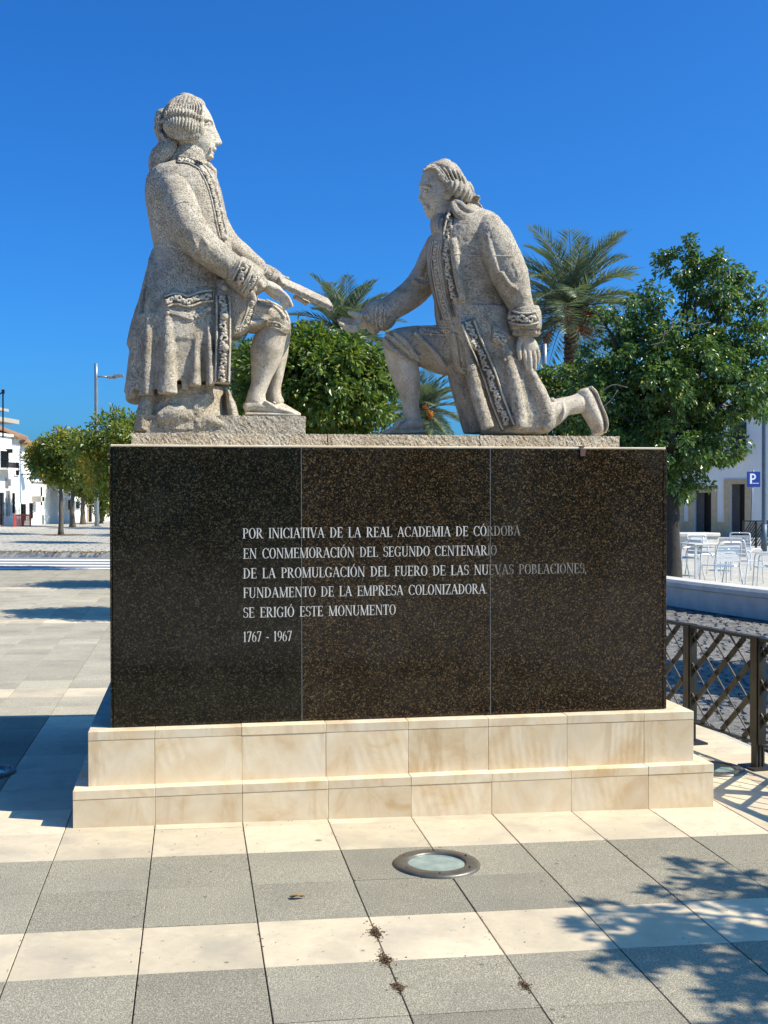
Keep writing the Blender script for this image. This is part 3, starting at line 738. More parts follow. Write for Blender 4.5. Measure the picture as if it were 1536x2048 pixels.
# coat: trunk and skirts
mb = MB()
loft(mb, YS, levels([(331,344,404,0,.12),(340,314,420,0,.155),(350,301,430,0,.19),(364,294,436,0,.215),(382,292,441,0,.228),(400,292,446,0,.232),(430,297,452,0,.222),(465,303,459,0,.208),(495,309,463,0,.200),(512,308,464,0,.202),(540,300,463,0,.212),(580,287,462,0,.230),(620,274,462,0,.248),(655,263,461,0,.262),(690,256,461,0,.270)]), flat=True, n=64, sub=6, sq=2.25)
loft(mb, YS, levels([(640,268,461,0,.255),(690,263,461,0,.262),(730,259,460,0,.262),(768,256,459,0,.265),(770,256,459,0,.265)]), flat=True, n=64, cap=0, sq=2.6)
loft(mb, YS, levels([(640,268,352,0,.235),(700,261,352,0,.245),(760,254,354,0,.25),(786,250,354,0,.25)]), flat=True, cap=0, n=40, sq=2.6)
loft(mb, YS, levels([(640,268,300,.02,.21),(760,254,300,.02,.225),(802,253,300,.02,.225)]), flat=True, cap=.15, n=40, sq=2.4)
for st in ([(333,598,8,-.215,.03),(336,650,12,-.238,.036),(336,720,16,-.252,.045),(335,787,20,-.262,.055)],
           [(392,640,5,-.215,.03),(392,690,8,-.238,.035),(391,772,12,-.262,.05)],
           [(415,640,5,-.22,.03),(419,700,7,-.245,.034),(420,770,9,-.258,.045)],
           [(366,640,5,-.22,.02),(368,700,5,-.235,.02),(370,779,7,-.245,.03)],
           [(306,530,5,-.13,.02),(299,600,8,-.180,.035),(296,690,12,-.215,.045),(294,790,15,-.225,.05)],
           [(303,520,5,-.08,.02),(287,590,7,-.120,.04),(272,680,9,-.155,.05),(265,790,11,-.16,.06)],
           [(309,500,5,-.03,.03),(303,522,6,-.04,.05),(297,550,5,-.06,.04)]):
    loft(mb, YS, st, n=20, cap=.1)
loft(mb, YS, [(446,560,11,-.175,.02),(446,600,14,-.205,.024),(447,640,15,-.226,.030),(446,700,16,-.243,.036),(444,767,16,-.248,.036)], n=24, cap=0, sq=4)   # front facing of the skirt
sculpt('coat', mb, ST, sA, .0052, 2, .0038, .012)
# near sleeve
mb = MB()
loft(mb, YS, [(345,352,24,-.12,.09),(350,375,34,-.165,.10),(361,415,36,-.205,.105),(378,455,35,-.235,.10),(403,488,33,-.250,.095),(435,515,30,-.248,.085),(470,540,27,-.235,.078)], n=36)
for st in ([(384,468,4,-.325,.012),(392,492,6,-.335,.014),(386,512,4,-.315,.012)],[(398,470,4,-.33,.012),(414,490,6,-.34,.014),(414,512,4,-.32,.012)],[(352,380,5,-.255,.012),(372,430,6,-.305,.014),(396,462,4,-.33,.012)]):
    loft(mb, YS, st, n=14)
sculpt('sleeve', mb, ST, sA, .0052, 2, .0038, .012)
mb = MB()
ruf = lambda k, am: (lambda t, th: 1+am*t*np.sin(k*th))
loft(mb, YS, [(468,538,30,-.235,.088),(484,549,33,-.232,.096),(500,562,34,-.228,.098),(510,570,33,-.224,.094)], n=40, cap=.12)
sculpt('cuff', mb, ST, sA, .0055, 2, .0012)
mb = MB(); loft(mb, YS, [(500,560,26,-.224,.07),(511,573,27,-.218,.074),(517,584,26,-.212,.072)], n=72, cap=.1, mod=ruf(9, .12))
loft(mb, YS, [(503,585,6,-.275,.02),(507,598,7,-.272,.02),(505,610,5,-.268,.015)], n=16)
sculpt('lace_ruffle', mb, ST, sA, .0045, 1, .0008)
def fingers(mb, Y, chains, n=12):
    for c in chains: loft(mb, Y, c, n=n, sub=5, cap=1)
mb = MB()
loft(mb, YS, [(512,562,10,-.215,.030),(526,568,10,-.21,.034),(541,575,11.5,-.205,.042),(554,583,11.5,-.20,.044),(560,588,9,-.20,.040)], n=20)
fingers(mb, YS, [[(556,579,5.0,-.238,.011),(569,588,4.3,-.246,.010),(578,599,4.0,-.247,.0095),(584,612,3.2,-.241,.009)],
                 [(553,584,5.0,-.228,.011),(565,593,4.2,-.240,.010),(572,605,3.8,-.242,.0095),(577,616,3.1,-.236,.009)],
                 [(550,588,5.0,-.216,.011),(559,598,4.1,-.234,.010),(565,609,3.7,-.236,.0095),(569,618,3.0,-.230,.009)],
                 [(534,581,5.6,-.185,.013),(545,591,4.8,-.180,.012),(553,599,3.8,-.180,.010)]])
sculpt('hand', mb, SM, sA, .0034, 1, .0006)
# far sleeve, cuff and hand
mb = MB(); loft(mb, YS, [(395,385,22,.15,.10),(420,430,28,.20,.10),(450,482,26,.225,.095),(484,512,23,.20,.085),(516,538,20,.175,.075)], n=32)
sculpt('sleeve', mb, ST, sA, .006, 3, .0025)
mb = MB(); loft(mb, YS, [(514,542,16,.172,.08),(530,549,20,.168,.085),(546,560,21,.160,.085),(554,566,19,.156,.08)], n=36, cap=.12)
sculpt('cuff', mb, ST, sA, .0055, 2, .0012)
mb = MB(); loft(mb, YS, [(548,560,16,.155,.065),(558,566,17,.15,.07),(566,571,16,.147,.068)], n=60, cap=.1, mod=ruf(8, .14)); ball(mb, YS, 573, 557, 5, .11, 1.3, 1.2, .8)
sculpt('lace_ruffle', mb, ST, sA, .0045, 1, .0008)
mb = MB()
loft(mb, YS, [(556,563,9,.145,.034),(572,569,9,.135,.042),(588,574,7.5,.125,.044)], n=18)
fingers(mb, YS, [[(584,569,4.5,.105,.011),(598,573,3.8,.095,.010),(611,579,3.0,.090,.009)],[(585,571,4.5,.125,.011),(599,576,3.8,.12,.010),(611,583,3.0,.115,.009)],
                 [(584,573,4.5,.145,.011),(597,579,3.8,.145,.010),(607,586,3.0,.14,.009)],
                 [(590,594,5,.07,.013),(603,601,4.6,.05,.012),(611,608,3.6,.045,.010)],[(606,600,4.2,.10,.012),(616,605,3.8,.09,.011)]])
sculpt('hand', mb, SM, sA, .0034, 1, .0006)
# waistcoat skirt, breeches, legs
mb = MB()
loft(mb, YS, levels([(565,440,500,-.06,.15),(600,440,516,-.06,.165),(630,440,512,-.06,.168),(655,440,502,-.06,.165),(672,440,486,-.06,.16)]), flat=True, cap=.2, n=36, sq=2.6)
sculpt('waistcoat', mb, ST, sA, .0055, 3, .002)
mb = MB()
loft(mb, YS, [(425,612,36,-.06,.13),(470,624,37,-.06,.135),(510,632,35,-.06,.13),(540,636,31,-.06,.12),(556,644,25,-.06,.11),(553,662,25,-.06,.10)], n=36)
loft(mb, YS, [(425,612,36,.16,.12),(480,628,34,.17,.12),(530,640,28,.17,.11),(561,652,19,.16,.09),(564,670,17,.16,.08)], n=32)
for st in ([(470,600,5,-.185,.015),(505,612,6,-.19,.018),(540,622,5,-.175,.015)],[(480,650,4,-.19,.012),(515,645,6,-.19,.016),(548,632,4,-.17,.012)]): loft(mb, YS, st, n=12)
sculpt('breeches', mb, ST, sA, .006, 3, .002)
mb = MB()
loft(mb, YS, [(551,655,27,-.06,.104),(541,676,31,-.058,.102),(534,700,33,-.055,.100),(530,722,29,-.052,.088),(524,748,22,-.05,.068),(519,770,17.5,-.05,.054),(513,790,18,-.05,.055),(512,806,22,-.05,.060)], n=36)
sculpt('leg', mb, SM, sA, .0055, 3, .0012)
mb = MB()
loft(mb, YS, [(564,664,17,.15,.09),(560,690,18,.15,.09),(556,715,18,.15,.085),(553,745,15,.15,.07),(549,772,13.5,.15,.055),(548,792,15,.15,.055),(552,806,17,.15,.055)], n=32)
sculpt('leg', mb, SM, sA, .0055, 3, .0012)
def shoe(name, Y, top, sole, root, s=.004, extra=None):
    mb = MB(); loft(mb, Y, top, n=28); loft(mb, Y, sole, n=28, cap=.3, sq=3)
    if extra:
        for e in extra: loft(mb, Y, e, n=14)
    return sculpt(name, mb, SM, root, .0045, 2, .0010)
shoe('shoe', YS, [(492,816,11,-.05,.055),(512,812,15,-.05,.062),(535,817,11,-.05,.066),(560,821,8.5,-.05,.068),(583,826,5.5,-.05,.055),(594,829,3,-.05,.03)], [(490,829,3.2,-.05,.060),(540,830,3.4,-.05,.070),(595,831,3.2,-.05,.045)], sA,
     extra=[[(530,803,3,-.10,.02),(541,810,4.5,-.10,.025),(552,816,3.5,-.10,.02)]])
shoe('shoe', YS, [(535,814,11,.15,.05),(560,816,11,.15,.06),(585,824,6,.15,.055),(600,829,3,.15,.03)], [(530,830,3.2,.15,.055),(570,830,3.2,.15,.06),(600,831,3,.15,.04)], sA)
mb = MB()
for i, (x, y) in enumerate([(548,806),(556,812),(565,814),(574,818),(583,822)]): ball(mb, YS, x, y, 4, .06, 1.1, 1.6, .8)
sculpt('shoe_buckle', mb, SM, sA, .0035, 1, .0006)
# the document
def vecn(a): return a/np.linalg.norm(a)
mb = MB(); A = V(562, 570, YS-.08); B = V(665, 618, YS-.13); t = vecn(B-A); dy = vecn(np.array([-.02, 1.0, .40])); up = vecn(np.cross(t, dy)); 
if up[2] < 0: up = -up
W_, H_ = .20, .030
v = [e+dy*W_*i+up*H_*j for e in (A, B) for i, j in ((0, -.5), (1, -.5), (1, .5), (0, .5))]
mb.add(v, [(0,1,2,3),(7,6,5,4),(0,4,5,1),(1,5,6,2),(2,6,7,3),(3,7,4,0)])
sculpt('document', mb, ST, sA, .0045, 1, .0012)
# rocky drapery and block the figure stands on
mb = MB()
loft(mb, YS, levels([(776,294,446,0,.225),(800,288,447,0,.235),(820,281,450,0,.245),(838,275,456,0,.25),(866,270,462,0,.255)]), flat=True, cap=0, n=48, sq=2.6)
for st in ([(300,790,14,-.19,.05),(290,822,16,-.21,.06),(284,858,12,-.225,.05)],[(318,838,18,-.215,.05),(352,828,22,-.225,.06),(386,834,15,-.215,.04)],[(400,788,22,-.20,.03),(396,815,18,-.21,.045),(384,830,10,-.215,.035)],
           [(395,850,20,-.21,.05),(420,842,16,-.215,.05),(444,850,10,-.21,.05)],[(330,800,14,-.20,.03),(345,812,14,-.205,.04)]):
    loft(mb, YS, st, n=22)
loft(mb, YS, [(455,782,4,-.08,.08),(460,805,9,-.09,.10),(464,826,12,-.09,.11),(466,850,13,-.09,.11)], n=24)
sculpt('carved_drapery', mb, M['slab'], sA, .0055, 2, .005, .014)
mb = rough_box((V(292, 850, YS-.24)[0], YS-.25, ZS-.004), (V(612, 850, YS-.25)[0], YS+.33, float(V(600, 832, YS-.25)[2])), .012, .003)
part('standing_block', mb, M['slab'], sA)
# applied ornament
bpy.context.view_layer.update()
flap = MB(); band(flap, [(329,603),(352,596),(378,601),(402,593),(428,590)], [13,14,13,14,15], .016)
part('pocket_flap', flap, ST, sA, True)
flap = MB(); band(flap, [(338,622),(356,627),(376,632),(383,637)], [4,5,7,3], .010); band(flap, [(388,635),(405,626),(420,616)], [3,6,4], .010)
part('pocket_flap', flap, ST, sA, True)
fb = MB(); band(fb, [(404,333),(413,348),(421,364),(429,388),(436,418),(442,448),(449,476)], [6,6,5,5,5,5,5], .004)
band(fb, [(352,320),(378,321),(400,331),(415,347)], [6,7,7,4], .008); part('coat_facing', fb, M['statue_shade'], sA, True)
fb = MB(); band(fb, [(446,590),(447,640),(446,700),(444,764)], 13, .003); band(fb, [(478,566),(486,547),(493,528)], [12,13,12], .003); band(fb, [(331,603),(352,597),(378,602),(402,594),(426,591)], 10, .003); part('shade_ground_of_ornament', fb, M['statue_shade'], sA, True)  # dark bands under the scrolls carry painted groove shade
bpy.context.view_layer.update()
kb = MB(); band(kb, [(529,648),(545,651),(562,657),(576,664)], [8,8,8,8], .008); part('knee_band', kb, ST, sA, True)
bpy.context.view_layer.update()
orn = MB()
scrolls(orn, [(446,590),(447,640),(446,700),(444,764)], 14, .0046, 25, seed=3)
scrolls(orn, [(331,603),(352,597),(378,602),(402,594),(426,591)], 11, .0042, 19, seed=4)
scrolls(orn, [(403,334),(412,348),(420,364),(428,388),(435,418),(441,448),(448,476)], 8, .0034, 14, seed=5)
scrolls(orn, [(356,318),(378,321),(400,332),(415,347)], 6, .0030, 13, seed=6)
scrolls(orn, [(476,565),(486,545),(494,526)], 13, .0045, 18, seed=7)
scrolls(orn, [(489,590),(502,570),(511,548)], 9, .0042, 16, seed=8)
scrolls(orn, [(534,556),(540,545),(543,537)], 9, .0042, 14, seed=9)
scrolls(orn, [(506,602),(500,628),(488,655),(470,664)], 8, .0038, 16, seed=10)
for pts in ([(519,597),(531,600),(545,606),(560,614),(572,626),(576,640)], [(519,603),(533,606),(547,612),(560,622),(570,636)]): relief(orn, _catp(pts), .005, .002)
for pts in ([(545,651),(546,644),(561,648),(560,658),(545,655)], [(549,650),(555,652)]): relief(orn, _catp(pts, 3), .003, .001)
for pts in ([(352,407),(366,403),(378,404)],): relief(orn, _catp(pts), .002, .0)
part('embroidery', orn, SM, sA, True)['kind'] = 'stuff'
for px, py, r in ((424,362,6.5),(441,422,7),(450,475,6.5),(449,576,7),(449,633,8),(450,695,8),(444,745,4.5),(418,618,4.5),(384,638,4),(336,626,4)): bead(sA, px, py, r, SM)
# ------------------------------------------------------------------ kneeling figure
YK = .85
sB = thing('kneeling_statue', tuple(V(980, 866, YK)*[1, 1, 0]+[0, 0, ZS]), 'carved limestone figure down on one knee in frock coat with one open hand held out', 'statue')
mb = MB()
headmesh(mb, YK, -1,
    prof=[(334,851),(341,846.5),(347,845),(360,841),(368,838.5),(373.5,836.8),(377,836.9),(382,839.8),(389,838),(396.5,835.6),(400,835),(402,837),(404,841),(406,842.4),(410,843.6),(413,844.5),(416,847.6),(418.5,847.4),(420.4,848),(424.6,850.4),(428,850.6),(431,851),(434,853),(437,861),(440,868)],
    base=[(334,851),(347,846),(360,843),(373,841),(382,843.5),(396,844.5),(406,846),(416,849),(424,851),(431,852.5),(434,855),(437,862),(440,869)],
    back=[(334,905),(350,914),(370,916),(390,910),(405,905),(440,898)],
    wid=[(334,.06),(342,.08),(355,.092),(375,.100),(395,.100),(408,.092),(420,.074),(430,.055),(436,.045),(440,.04)], eye=(381, .054, 4.6), mouth=416)
loft(mb, YK, [(906,462,32,0,.09),(898,440,31,0,.085),(890,420,29,0,.082),(886,400,27,0,.078)])
for q in (-1, 1):
    ball(mb, YK, 851.2, 381.6, 3.9, q*.057, 1, 1, .8); loft(mb, YK, [(843,408,1.6,q*.030,.006),(851,412,2.2,q*.046,.010),(855,420,1.8,q*.048,.010)], n=10); loft(mb, YK, [(847.5,420.5,1.5,q*.0,.010),(850.5,420,1.6,q*.03,.008)], n=10)
    loft(mb, YK, [(840,400.5,3,q*.014,.007),(844,399.5,3.6,q*.021,.008),(847,401,2.2,q*.025,.005)], n=10)
    loft(mb, YK, [(893,384,4,q*.098,.010),(898,391,5,q*.103,.012),(896,398,3.5,q*.100,.010)], n=14)
    loft(mb, YK, [(841,374.5,2.2,q*.030,.010),(848,372.5,2.8,q*.060,.012),(859,376,2.2,q*.082,.010)], n=10)
    loft(mb, YK, [(848,386.5,1.4,q*.05,.008),(855,387,1.6,q*.072,.008)], n=10)
sculpt('head', mb, SM, sB, .0038, 2, .0010, .012)
mb = MB()
loft(mb, YK, levels([(326,870,902,0,.05),(330,858,911,0,.08),(336,851,917,0,.10),(343,858,921,0,.112),(352,872,925,0,.118),(362,884,930,0,.120),(372,890,936,0,.118),(382,896,941,0,.110)]), flat=True, n=60, sub=5)
strs = [[(852,334),(863,332),(872,336),(880,345),(889,357),(893,366)],[(858,330),(872,332),(882,340),(890,352),(898,368)],[(866,327),(880,331),(892,343),(899,357),(904,370)],[(874,326),(890,331),(900,343),(907,358),(911,372)],
        [(884,325),(899,332),(909,345),(915,360),(918,373)],[(894,326),(908,334),(917,348),(922,362),(926,375)],[(904,329),(914,338),(923,352),(929,365),(932,377)],[(873,341),(880,349),(886,358),(892,366)],[(876,349),(882,357),(888,364)],[(846,341),(856,336),(868,337),(876,344)]]
for s_ in strs:
    k = len(s_); st = []
    for i, (x, y) in enumerate(s_):
        f = math.sqrt(max(0, 1-((x-886)/52)**2*.35)); dcv = -.118*min(1, (max(0, y-322)/24)**.55)*f
        st.append((x, y, 1.9, dcv, .011))
    loft(mb, YK, [(a, b, c+.25, d-.006, e+.002) for a, b, c, d, e in st], n=8, sub=5); loft(mb, YK, [(a, b, c, -d, e) for a, b, c, d, e in st], n=8, sub=4)
rl = lambda k, am: (lambda t, th: 1+am*np.abs(np.sin(t*math.pi*k+.3*np.sin(th))))
for q in (-1, 1):
    loft(mb, YK, [(892,376,9,q*.103,.022),(904,375,12,q*.117,.030),(922,382,13,q*.112,.032),(936,391,11,q*.085,.035),(941,396,7,q*.055,.03)], mod=rl(8, .42), n=22, sub=22, cap=.8)
loft(mb, YK, [(930,374,10,0,.09),(937,386,10,0,.08),(938,396,7,0,.06)], n=24)
loft(mb, YK, [(934,392,6,0,.03),(938,402,8,0,.035),(944,412,8,0,.034),(950,422,7,0,.03)], mod=lambda t, th: 1+.08*np.cos(7*th), n=40, sub=6)
for q in (-1, 1): loft(mb, YK, [(946,403,4,q*.01,.015),(953,397,7,q*.035,.018),(958,396,5,q*.05,.015)], n=14)
loft(mb, YK, [(948,408,6,0,.03),(953,407,7,-.01,.03)], n=14)
loft(mb, YK, [(951,402,2.5,-.03,.008),(959,409,2.5,-.03,.008),(965,419,2.2,-.03,.008),(968,427,2,-.03,.008)], n=10)
sculpt('wig', mb, ST, sB, .0034, 0, .0012, .010)
mb = MB()
loft(mb, YK, [(884,462,21,0,.085),(880,448,19,0,.085),(880,436,17,0,.08)], n=40, mod=lambda t, th: 1+.04*np.cos(14*th))
for st in ([(868,441,4,-.06,.03),(869,452,5,-.07,.03),(872,464,4,-.07,.025)],[(878,434,4,-.085,.02),(874,448,4,-.095,.02),(880,468,4,-.10,.02)],[(886,438,3.5,-.10,.015),(883,452,3.5,-.11,.015),(884,470,3.5,-.12,.015)],[(865,444,3,-.02,.02),(867,456,4,-.02,.03)]):
    loft(mb, YK, st, n=12)
sculpt('neckcloth', mb, ST, sB, .0045, 1, .001)
mb = MB()
loft(mb, YK, [(904,404,5,-.115,.022),(909,417,7,-.145,.022),(918,429,9,-.165,.020),(932,437,10,-.170,.020),(945,438,8,-.150,.025)], n=22, sq=3)
loft(mb, YK, [(906,402,5,-.105,.03),(918,409,8,-.125,.03),(930,420,9,-.140,.035),(944,426,9,-.120,.05),(960,424,6,-.07,.06)], n=24)
loft(mb, YK, [(903,406,2.4,-.115,.010),(898,424,2.6,-.142,.010),(892,442,2.6,-.166,.010),(886,470,2.2,-.178,.010)], n=16)
loft(mb, YK, [(905,400,4,.115,.02),(918,416,8,.15,.03),(940,432,9,.14,.03)], n=20)
sculpt('collar', mb, ST, sB, .0045, 1, .001)
# coat
mb = MB()
loft(mb, YK, levels([(421,908,962,0,.09),(430,894,985,0,.14),(440,884,996,0,.17),(455,872,1004,0,.20),(475,863,1009,0,.215),(500,856,1012,0,.22),(530,856,1014,0,.215),(560,859,1014,0,.205),(590,866,1014,0,.20),(620,874,1018,0,.20),(650,878,1024,0,.205),(680,900,1034,-.02,.20),(700,912,1041,-.03,.20)]), flat=True, n=64, sq=2.25)
loft(mb, YK, levels([(620,890,1018,-.03,.18),(660,908,1028,-.03,.19),(700,916,1042,-.03,.20),(740,926,1058,-.03,.205),(780,936,1079,-.03,.21),(810,944,1098,-.03,.215),(835,950,1112,-.03,.215),(852,956,1106,-.03,.21),(868,961,1085,-.03,.20)]), flat=True, n=64, cap=.1, sq=2.4)
for st in ([(1000,672,10,-.205,.03),(1014,720,13,-.225,.04),(1030,780,14,-.24,.045),(1040,855,16,-.245,.05)],
           [(986,650,7,-.20,.02),(998,684,10,-.215,.03),(1003,700,8,-.22,.03)],
           [(1040,690,8,-.19,.03),(1058,740,10,-.205,.04),(1080,790,15,-.215,.05),(1094,838,18,-.20,.06),(1085,858,14,-.19,.06)],
           [(1100,800,7,-.12,.04),(1112,815,9,-.12,.05),(1113,834,8,-.12,.05)],
           [(925,640,8,-.20,.02),(938,700,9,-.215,.025),(950,770,12,-.225,.03),(975,855,14,-.235,.03)],
           [(905,480,8,-.19,.025),(915,540,9,-.205,.02),(925,600,8,-.20,.02)],
           [(955,615,7,-.19,.02),(970,640,9,-.20,.025),(984,668,8,-.205,.025)]):
    loft(mb, YK, st, n=20, cap=.3)
sculpt('coat', mb, ST, sB, .0052, 2, .0038, .012)
mb = MB()   # far front skirt of the coat and support behind it
loft(mb, YK, levels([(600,872,912,.02,.15),(640,876,915,.02,.155),(690,893,930,.02,.15),(730,904,948,.02,.14),(750,914,952,.02,.13)]), flat=True, n=36, cap=.1, sq=2.6)
sculpt('coat_front', mb, ST, sB, .006, 2, .002)
mb = MB(); loft(mb, YK, levels([(730,892,950,.08,.09),(770,902,956,.08,.09),(820,916,962,.08,.10),(867,930,970,.08,.10)]), flat=True, n=36, cap=0, sq=3)
sculpt('stone_support', mb, ST, sB, .006, 2, .003)
# near sleeve, cuff, hand
mb = MB()
loft(mb, YK, [(975,440,24,-.13,.09),(982,462,34,-.175,.10),(993,490,37,-.20,.105),(1006,520,38,-.215,.105),(1020,552,37,-.225,.10),(1032,585,30,-.225,.09),(1041,612,25,-.22,.08),(1045,628,25,-.22,.078)], n=36)
for st in ([(1022,520,5,-.31,.012),(1034,548,6,-.315,.014),(1032,572,4,-.30,.012)],[(1002,545,4,-.31,.012),(1016,566,5,-.315,.014),(1034,580,4,-.31,.012)],[(975,470,5,-.265,.014),(985,510,6,-.295,.016),(996,545,4,-.30,.012)]): loft(mb, YK, st, n=14)
sculpt('sleeve', mb, ST, sB, .0052, 2, .0038, .012)
mb = MB(); loft(mb, YK, [(1046,618,30,-.22,.092),(1048,630,33,-.22,.098),(1050,648,32,-.22,.098),(1050,660,31,-.22,.094)], n=40, cap=.12, sq=2.3)
sculpt('cuff', mb, ST, sB, .0055, 2, .0012)
mb = MB(); loft(mb, YK, [(1050,652,25,-.22,.07),(1051,664,28,-.22,.078),(1051,671,27,-.22,.074)], n=72, cap=.1, mod=ruf(10, .12))
sculpt('lace_ruffle', mb, ST, sB, .0045, 1, .0008)
mb = MB()
loft(mb, YK, [(1048,664,11,-.215,.034),(1052,678,14,-.215,.034),(1058,692,18,-.218,.030),(1062,702,18,-.22,.026)], n=22)
fingers(mb, YK, [[(1048,697,4.8,-.228,.012),(1050,712,4.6,-.236,.012),(1052,726,4.3,-.236,.0115),(1055,738,3.4,-.232,.010)],
                 [(1057.5,700,4.7,-.234,.012),(1060,716,4.5,-.243,.012),(1061,732,4.2,-.243,.0115),(1062,744,3.3,-.238,.010)],
                 [(1066.5,700,4.6,-.228,.012),(1069.5,714,4.4,-.236,.012),(1070,728,4.1,-.236,.0115),(1070,739,3.2,-.231,.010)],
                 [(1074,697,4.2,-.215,.011),(1077,708,4.0,-.222,.011),(1077,718,3.7,-.222,.0105),(1075.5,727,3.0,-.218,.009)],
                 [(1042,676,6,-.228,.014),(1038,690,5.4,-.242,.014),(1038,704,5.0,-.246,.013),(1040,717,4.0,-.242,.011)]])
sculpt('hand', mb, SM, sB, .0034, 1, .0006)
# far sleeve reaching forward
mb = MB()
loft(mb, YK, [(880,485,26,.16,.10),(864,520,27,.21,.10),(852,552,29,.225,.098),(832,580,29,.215,.092),(804,602,27,.19,.085),(776,620,25,.165,.08)], n=34)
for st in ([(858,500,5,.125,.014),(846,530,6,.128,.014),(838,552,4,.13,.012)],[(826,560,4,.13,.012),(846,572,5,.125,.014),(862,566,4,.125,.012)]): loft(mb, YK, st, n=12)
sculpt('sleeve', mb, ST, sB, .006, 3, .0025, .016)
mb = MB(); loft(mb, YK, [(776,620,28,.165,.088),(764,628,33,.16,.095),(750,634,31,.15,.092),(741,640,27,.145,.086)], n=40, cap=.12)
sculpt('cuff', mb, ST, sB, .0055, 2, .0012)
mb = MB(); loft(mb, YK, [(750,636,25,.148,.075),(740,643,27,.143,.08),(733,648,26,.14,.076)], n=72, cap=.1, mod=ruf(8, .12))
sculpt('lace_ruffle', mb, ST, sB, .0045, 1, .0008)
mb = MB()
loft(mb, YK, [(742,640,14,.14,.036),(730,642,15,.135,.040),(718,645,14,.13,.046),(706,648,11,.125,.050)], n=22)
fingers(mb, YK, [[(714,652,5,.075,.012),(702,654,4.8,.062,.012),(690,652,4.4,.058,.0115),(680,647,3.6,.058,.010)],
                 [(716,657,5,.085,.012),(706,661,4.6,.068,.012),(697,660,4.2,.062,.0115),(688,656,3.4,.060,.010)],
                 [(712,646,5,.115,.012),(699,647,4.8,.112,.012),(688,645,4.4,.11,.0115),(677,641,3.6,.108,.010)],
                 [(712,643,5,.15,.012),(700,642,4.6,.152,.012),(690,640,4.2,.152,.0115),(683,637,3.4,.15,.010)],
                 [(724,634,6.5,.10,.014),(712,630,6.2,.085,.014),(704,627,6,.08,.0135),(699,625,4.8,.078,.012)]])
sculpt('hand', mb, SM, sB, .0034, 1, .0006)
# thighs, legs
mb = MB()
loft(mb, YK, [(925,700,48,.11,.13),(890,700,50,.115,.135),(850,693,42,.12,.130),(815,690,37,.12,.122),(788,690,30,.12,.11),(778,692,22,.12,.10)], n=36)
for st in ([(772,668,4,.02,.014),(800,690,5,-.002,.016),(826,716,4,.01,.014)],[(786,664,4,.01,.014),(812,684,5,-.008,.016),(838,722,4,.0,.014)],[(766,678,4,.03,.014),(790,702,5,.01,.016),(816,722,4,.02,.014)],[(830,666,5,-.01,.015),(862,698,6,-.02,.016),(892,735,5,-.01,.014)]): loft(mb, YK, st, n=12)
sculpt('breeches', mb, ST, sB, .0055, 2, .0035, .012)
mb = MB()
loft(mb, YK, [(798,688,30,.12,.10),(800,706,31,.12,.104),(806,730,30,.12,.102),(813,758,27,.12,.094),(819,784,21,.12,.078),(821,808,17,.12,.062),(823,830,17,.12,.056),(828,848,18,.12,.058)], n=36)
sculpt('leg', mb, SM, sB, .0055, 3, .0012)
shoe('shoe', YK, [(842,850,11,.12,.056),(822,848,14,.12,.062),(800,856,10,.12,.064),(780,862,6,.12,.058),(766,865,3,.12,.035)], [(848,864,3.4,.12,.058),(805,866,3,.12,.066),(764,867,2.6,.12,.045)], sB,
     extra=[[(800,838,3,.07,.02),(795,848,5,.07,.03),(790,856,4,.07,.03)]])
mb = MB()
loft(mb, YK, [(1085,836,30,-.10,.105),(1108,824,26,-.10,.098),(1128,814,19.5,-.10,.078),(1146,810,19,-.10,.066),(1160,806,21,-.10,.058)], n=34)
loft(mb, YK, [(1119,806,5,-.12,.06),(1119,824,7,-.12,.09),(1114,842,6,-.12,.08)], n=20)
sculpt('leg', mb, SM, sB, .0055, 3, .0012)
mb = MB()
loft(mb, YK, [(1167,784,14,-.10,.052),(1173,800,19,-.10,.058),(1181,820,19,-.10,.064),(1190,840,16,-.10,.068),(1195,856,12,-.10,.066),(1195,866,11,-.10,.055)], n=30)
loft(mb, YK, [(1160,796,10,-.10,.05),(1158,812,14,-.10,.052)], n=20)
sculpt('shoe', mb, SM, sB, .0045, 2, .0010)
mb = MB(); loft(mb, YK, [(1177,775,3.5,-.10,.05),(1187,786,3,-.10,.056),(1195,808,2.6,-.10,.062),(1205,835,2.6,-.10,.070),(1208,852,2.6,-.10,.068),(1205,866,2.8,-.10,.055)], n=26, cap=.2, sq=3)
sculpt('shoe_sole', mb, SM, sB, .004, 1, .0006)
bpy.context.view_layer.update()
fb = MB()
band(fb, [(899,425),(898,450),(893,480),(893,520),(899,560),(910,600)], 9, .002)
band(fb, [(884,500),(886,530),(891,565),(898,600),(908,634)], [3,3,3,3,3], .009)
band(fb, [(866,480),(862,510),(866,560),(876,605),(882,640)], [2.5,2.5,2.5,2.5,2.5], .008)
part('coat_facing', fb, M['statue_shade'], sB, True)
fb = MB(); band(fb, [(934,640),(946,675),(962,712),(978,752),(994,800),(1010,838),(1018,856)], [14,15,15,15,15,17,17], .018); part('coat_facing', fb, M['statue_shade'], sB, True)
fb = MB(); band(fb, [(985,668),(1000,670),(1015,684)], [16,17,12], .022); part('pocket_flap', fb, ST, sB, True)
fb = MB(); band(fb, [(833,660),(860,661),(885,662),(903,662)], [11,12,12,11], .020); part('pocket_flap', fb, ST, sB, True)
fb = MB(); band(fb, [(905,665),(910,700),(914,730),(918,745)], [6,7,7,7], .008); band(fb, [(922,744),(940,738),(954,731)], [5,5,5], .006); part('coat_facing', fb, ST, sB, True)
fb = MB(); band(fb, [(1020,634),(1035,638),(1050,639),(1065,638),(1076,634)], 11, .003); part('shade_ground_of_ornament', fb, M['statue_shade'], sB, True)  # cuff band with the groove shade painted in
bpy.context.view_layer.update()
orn = MB()
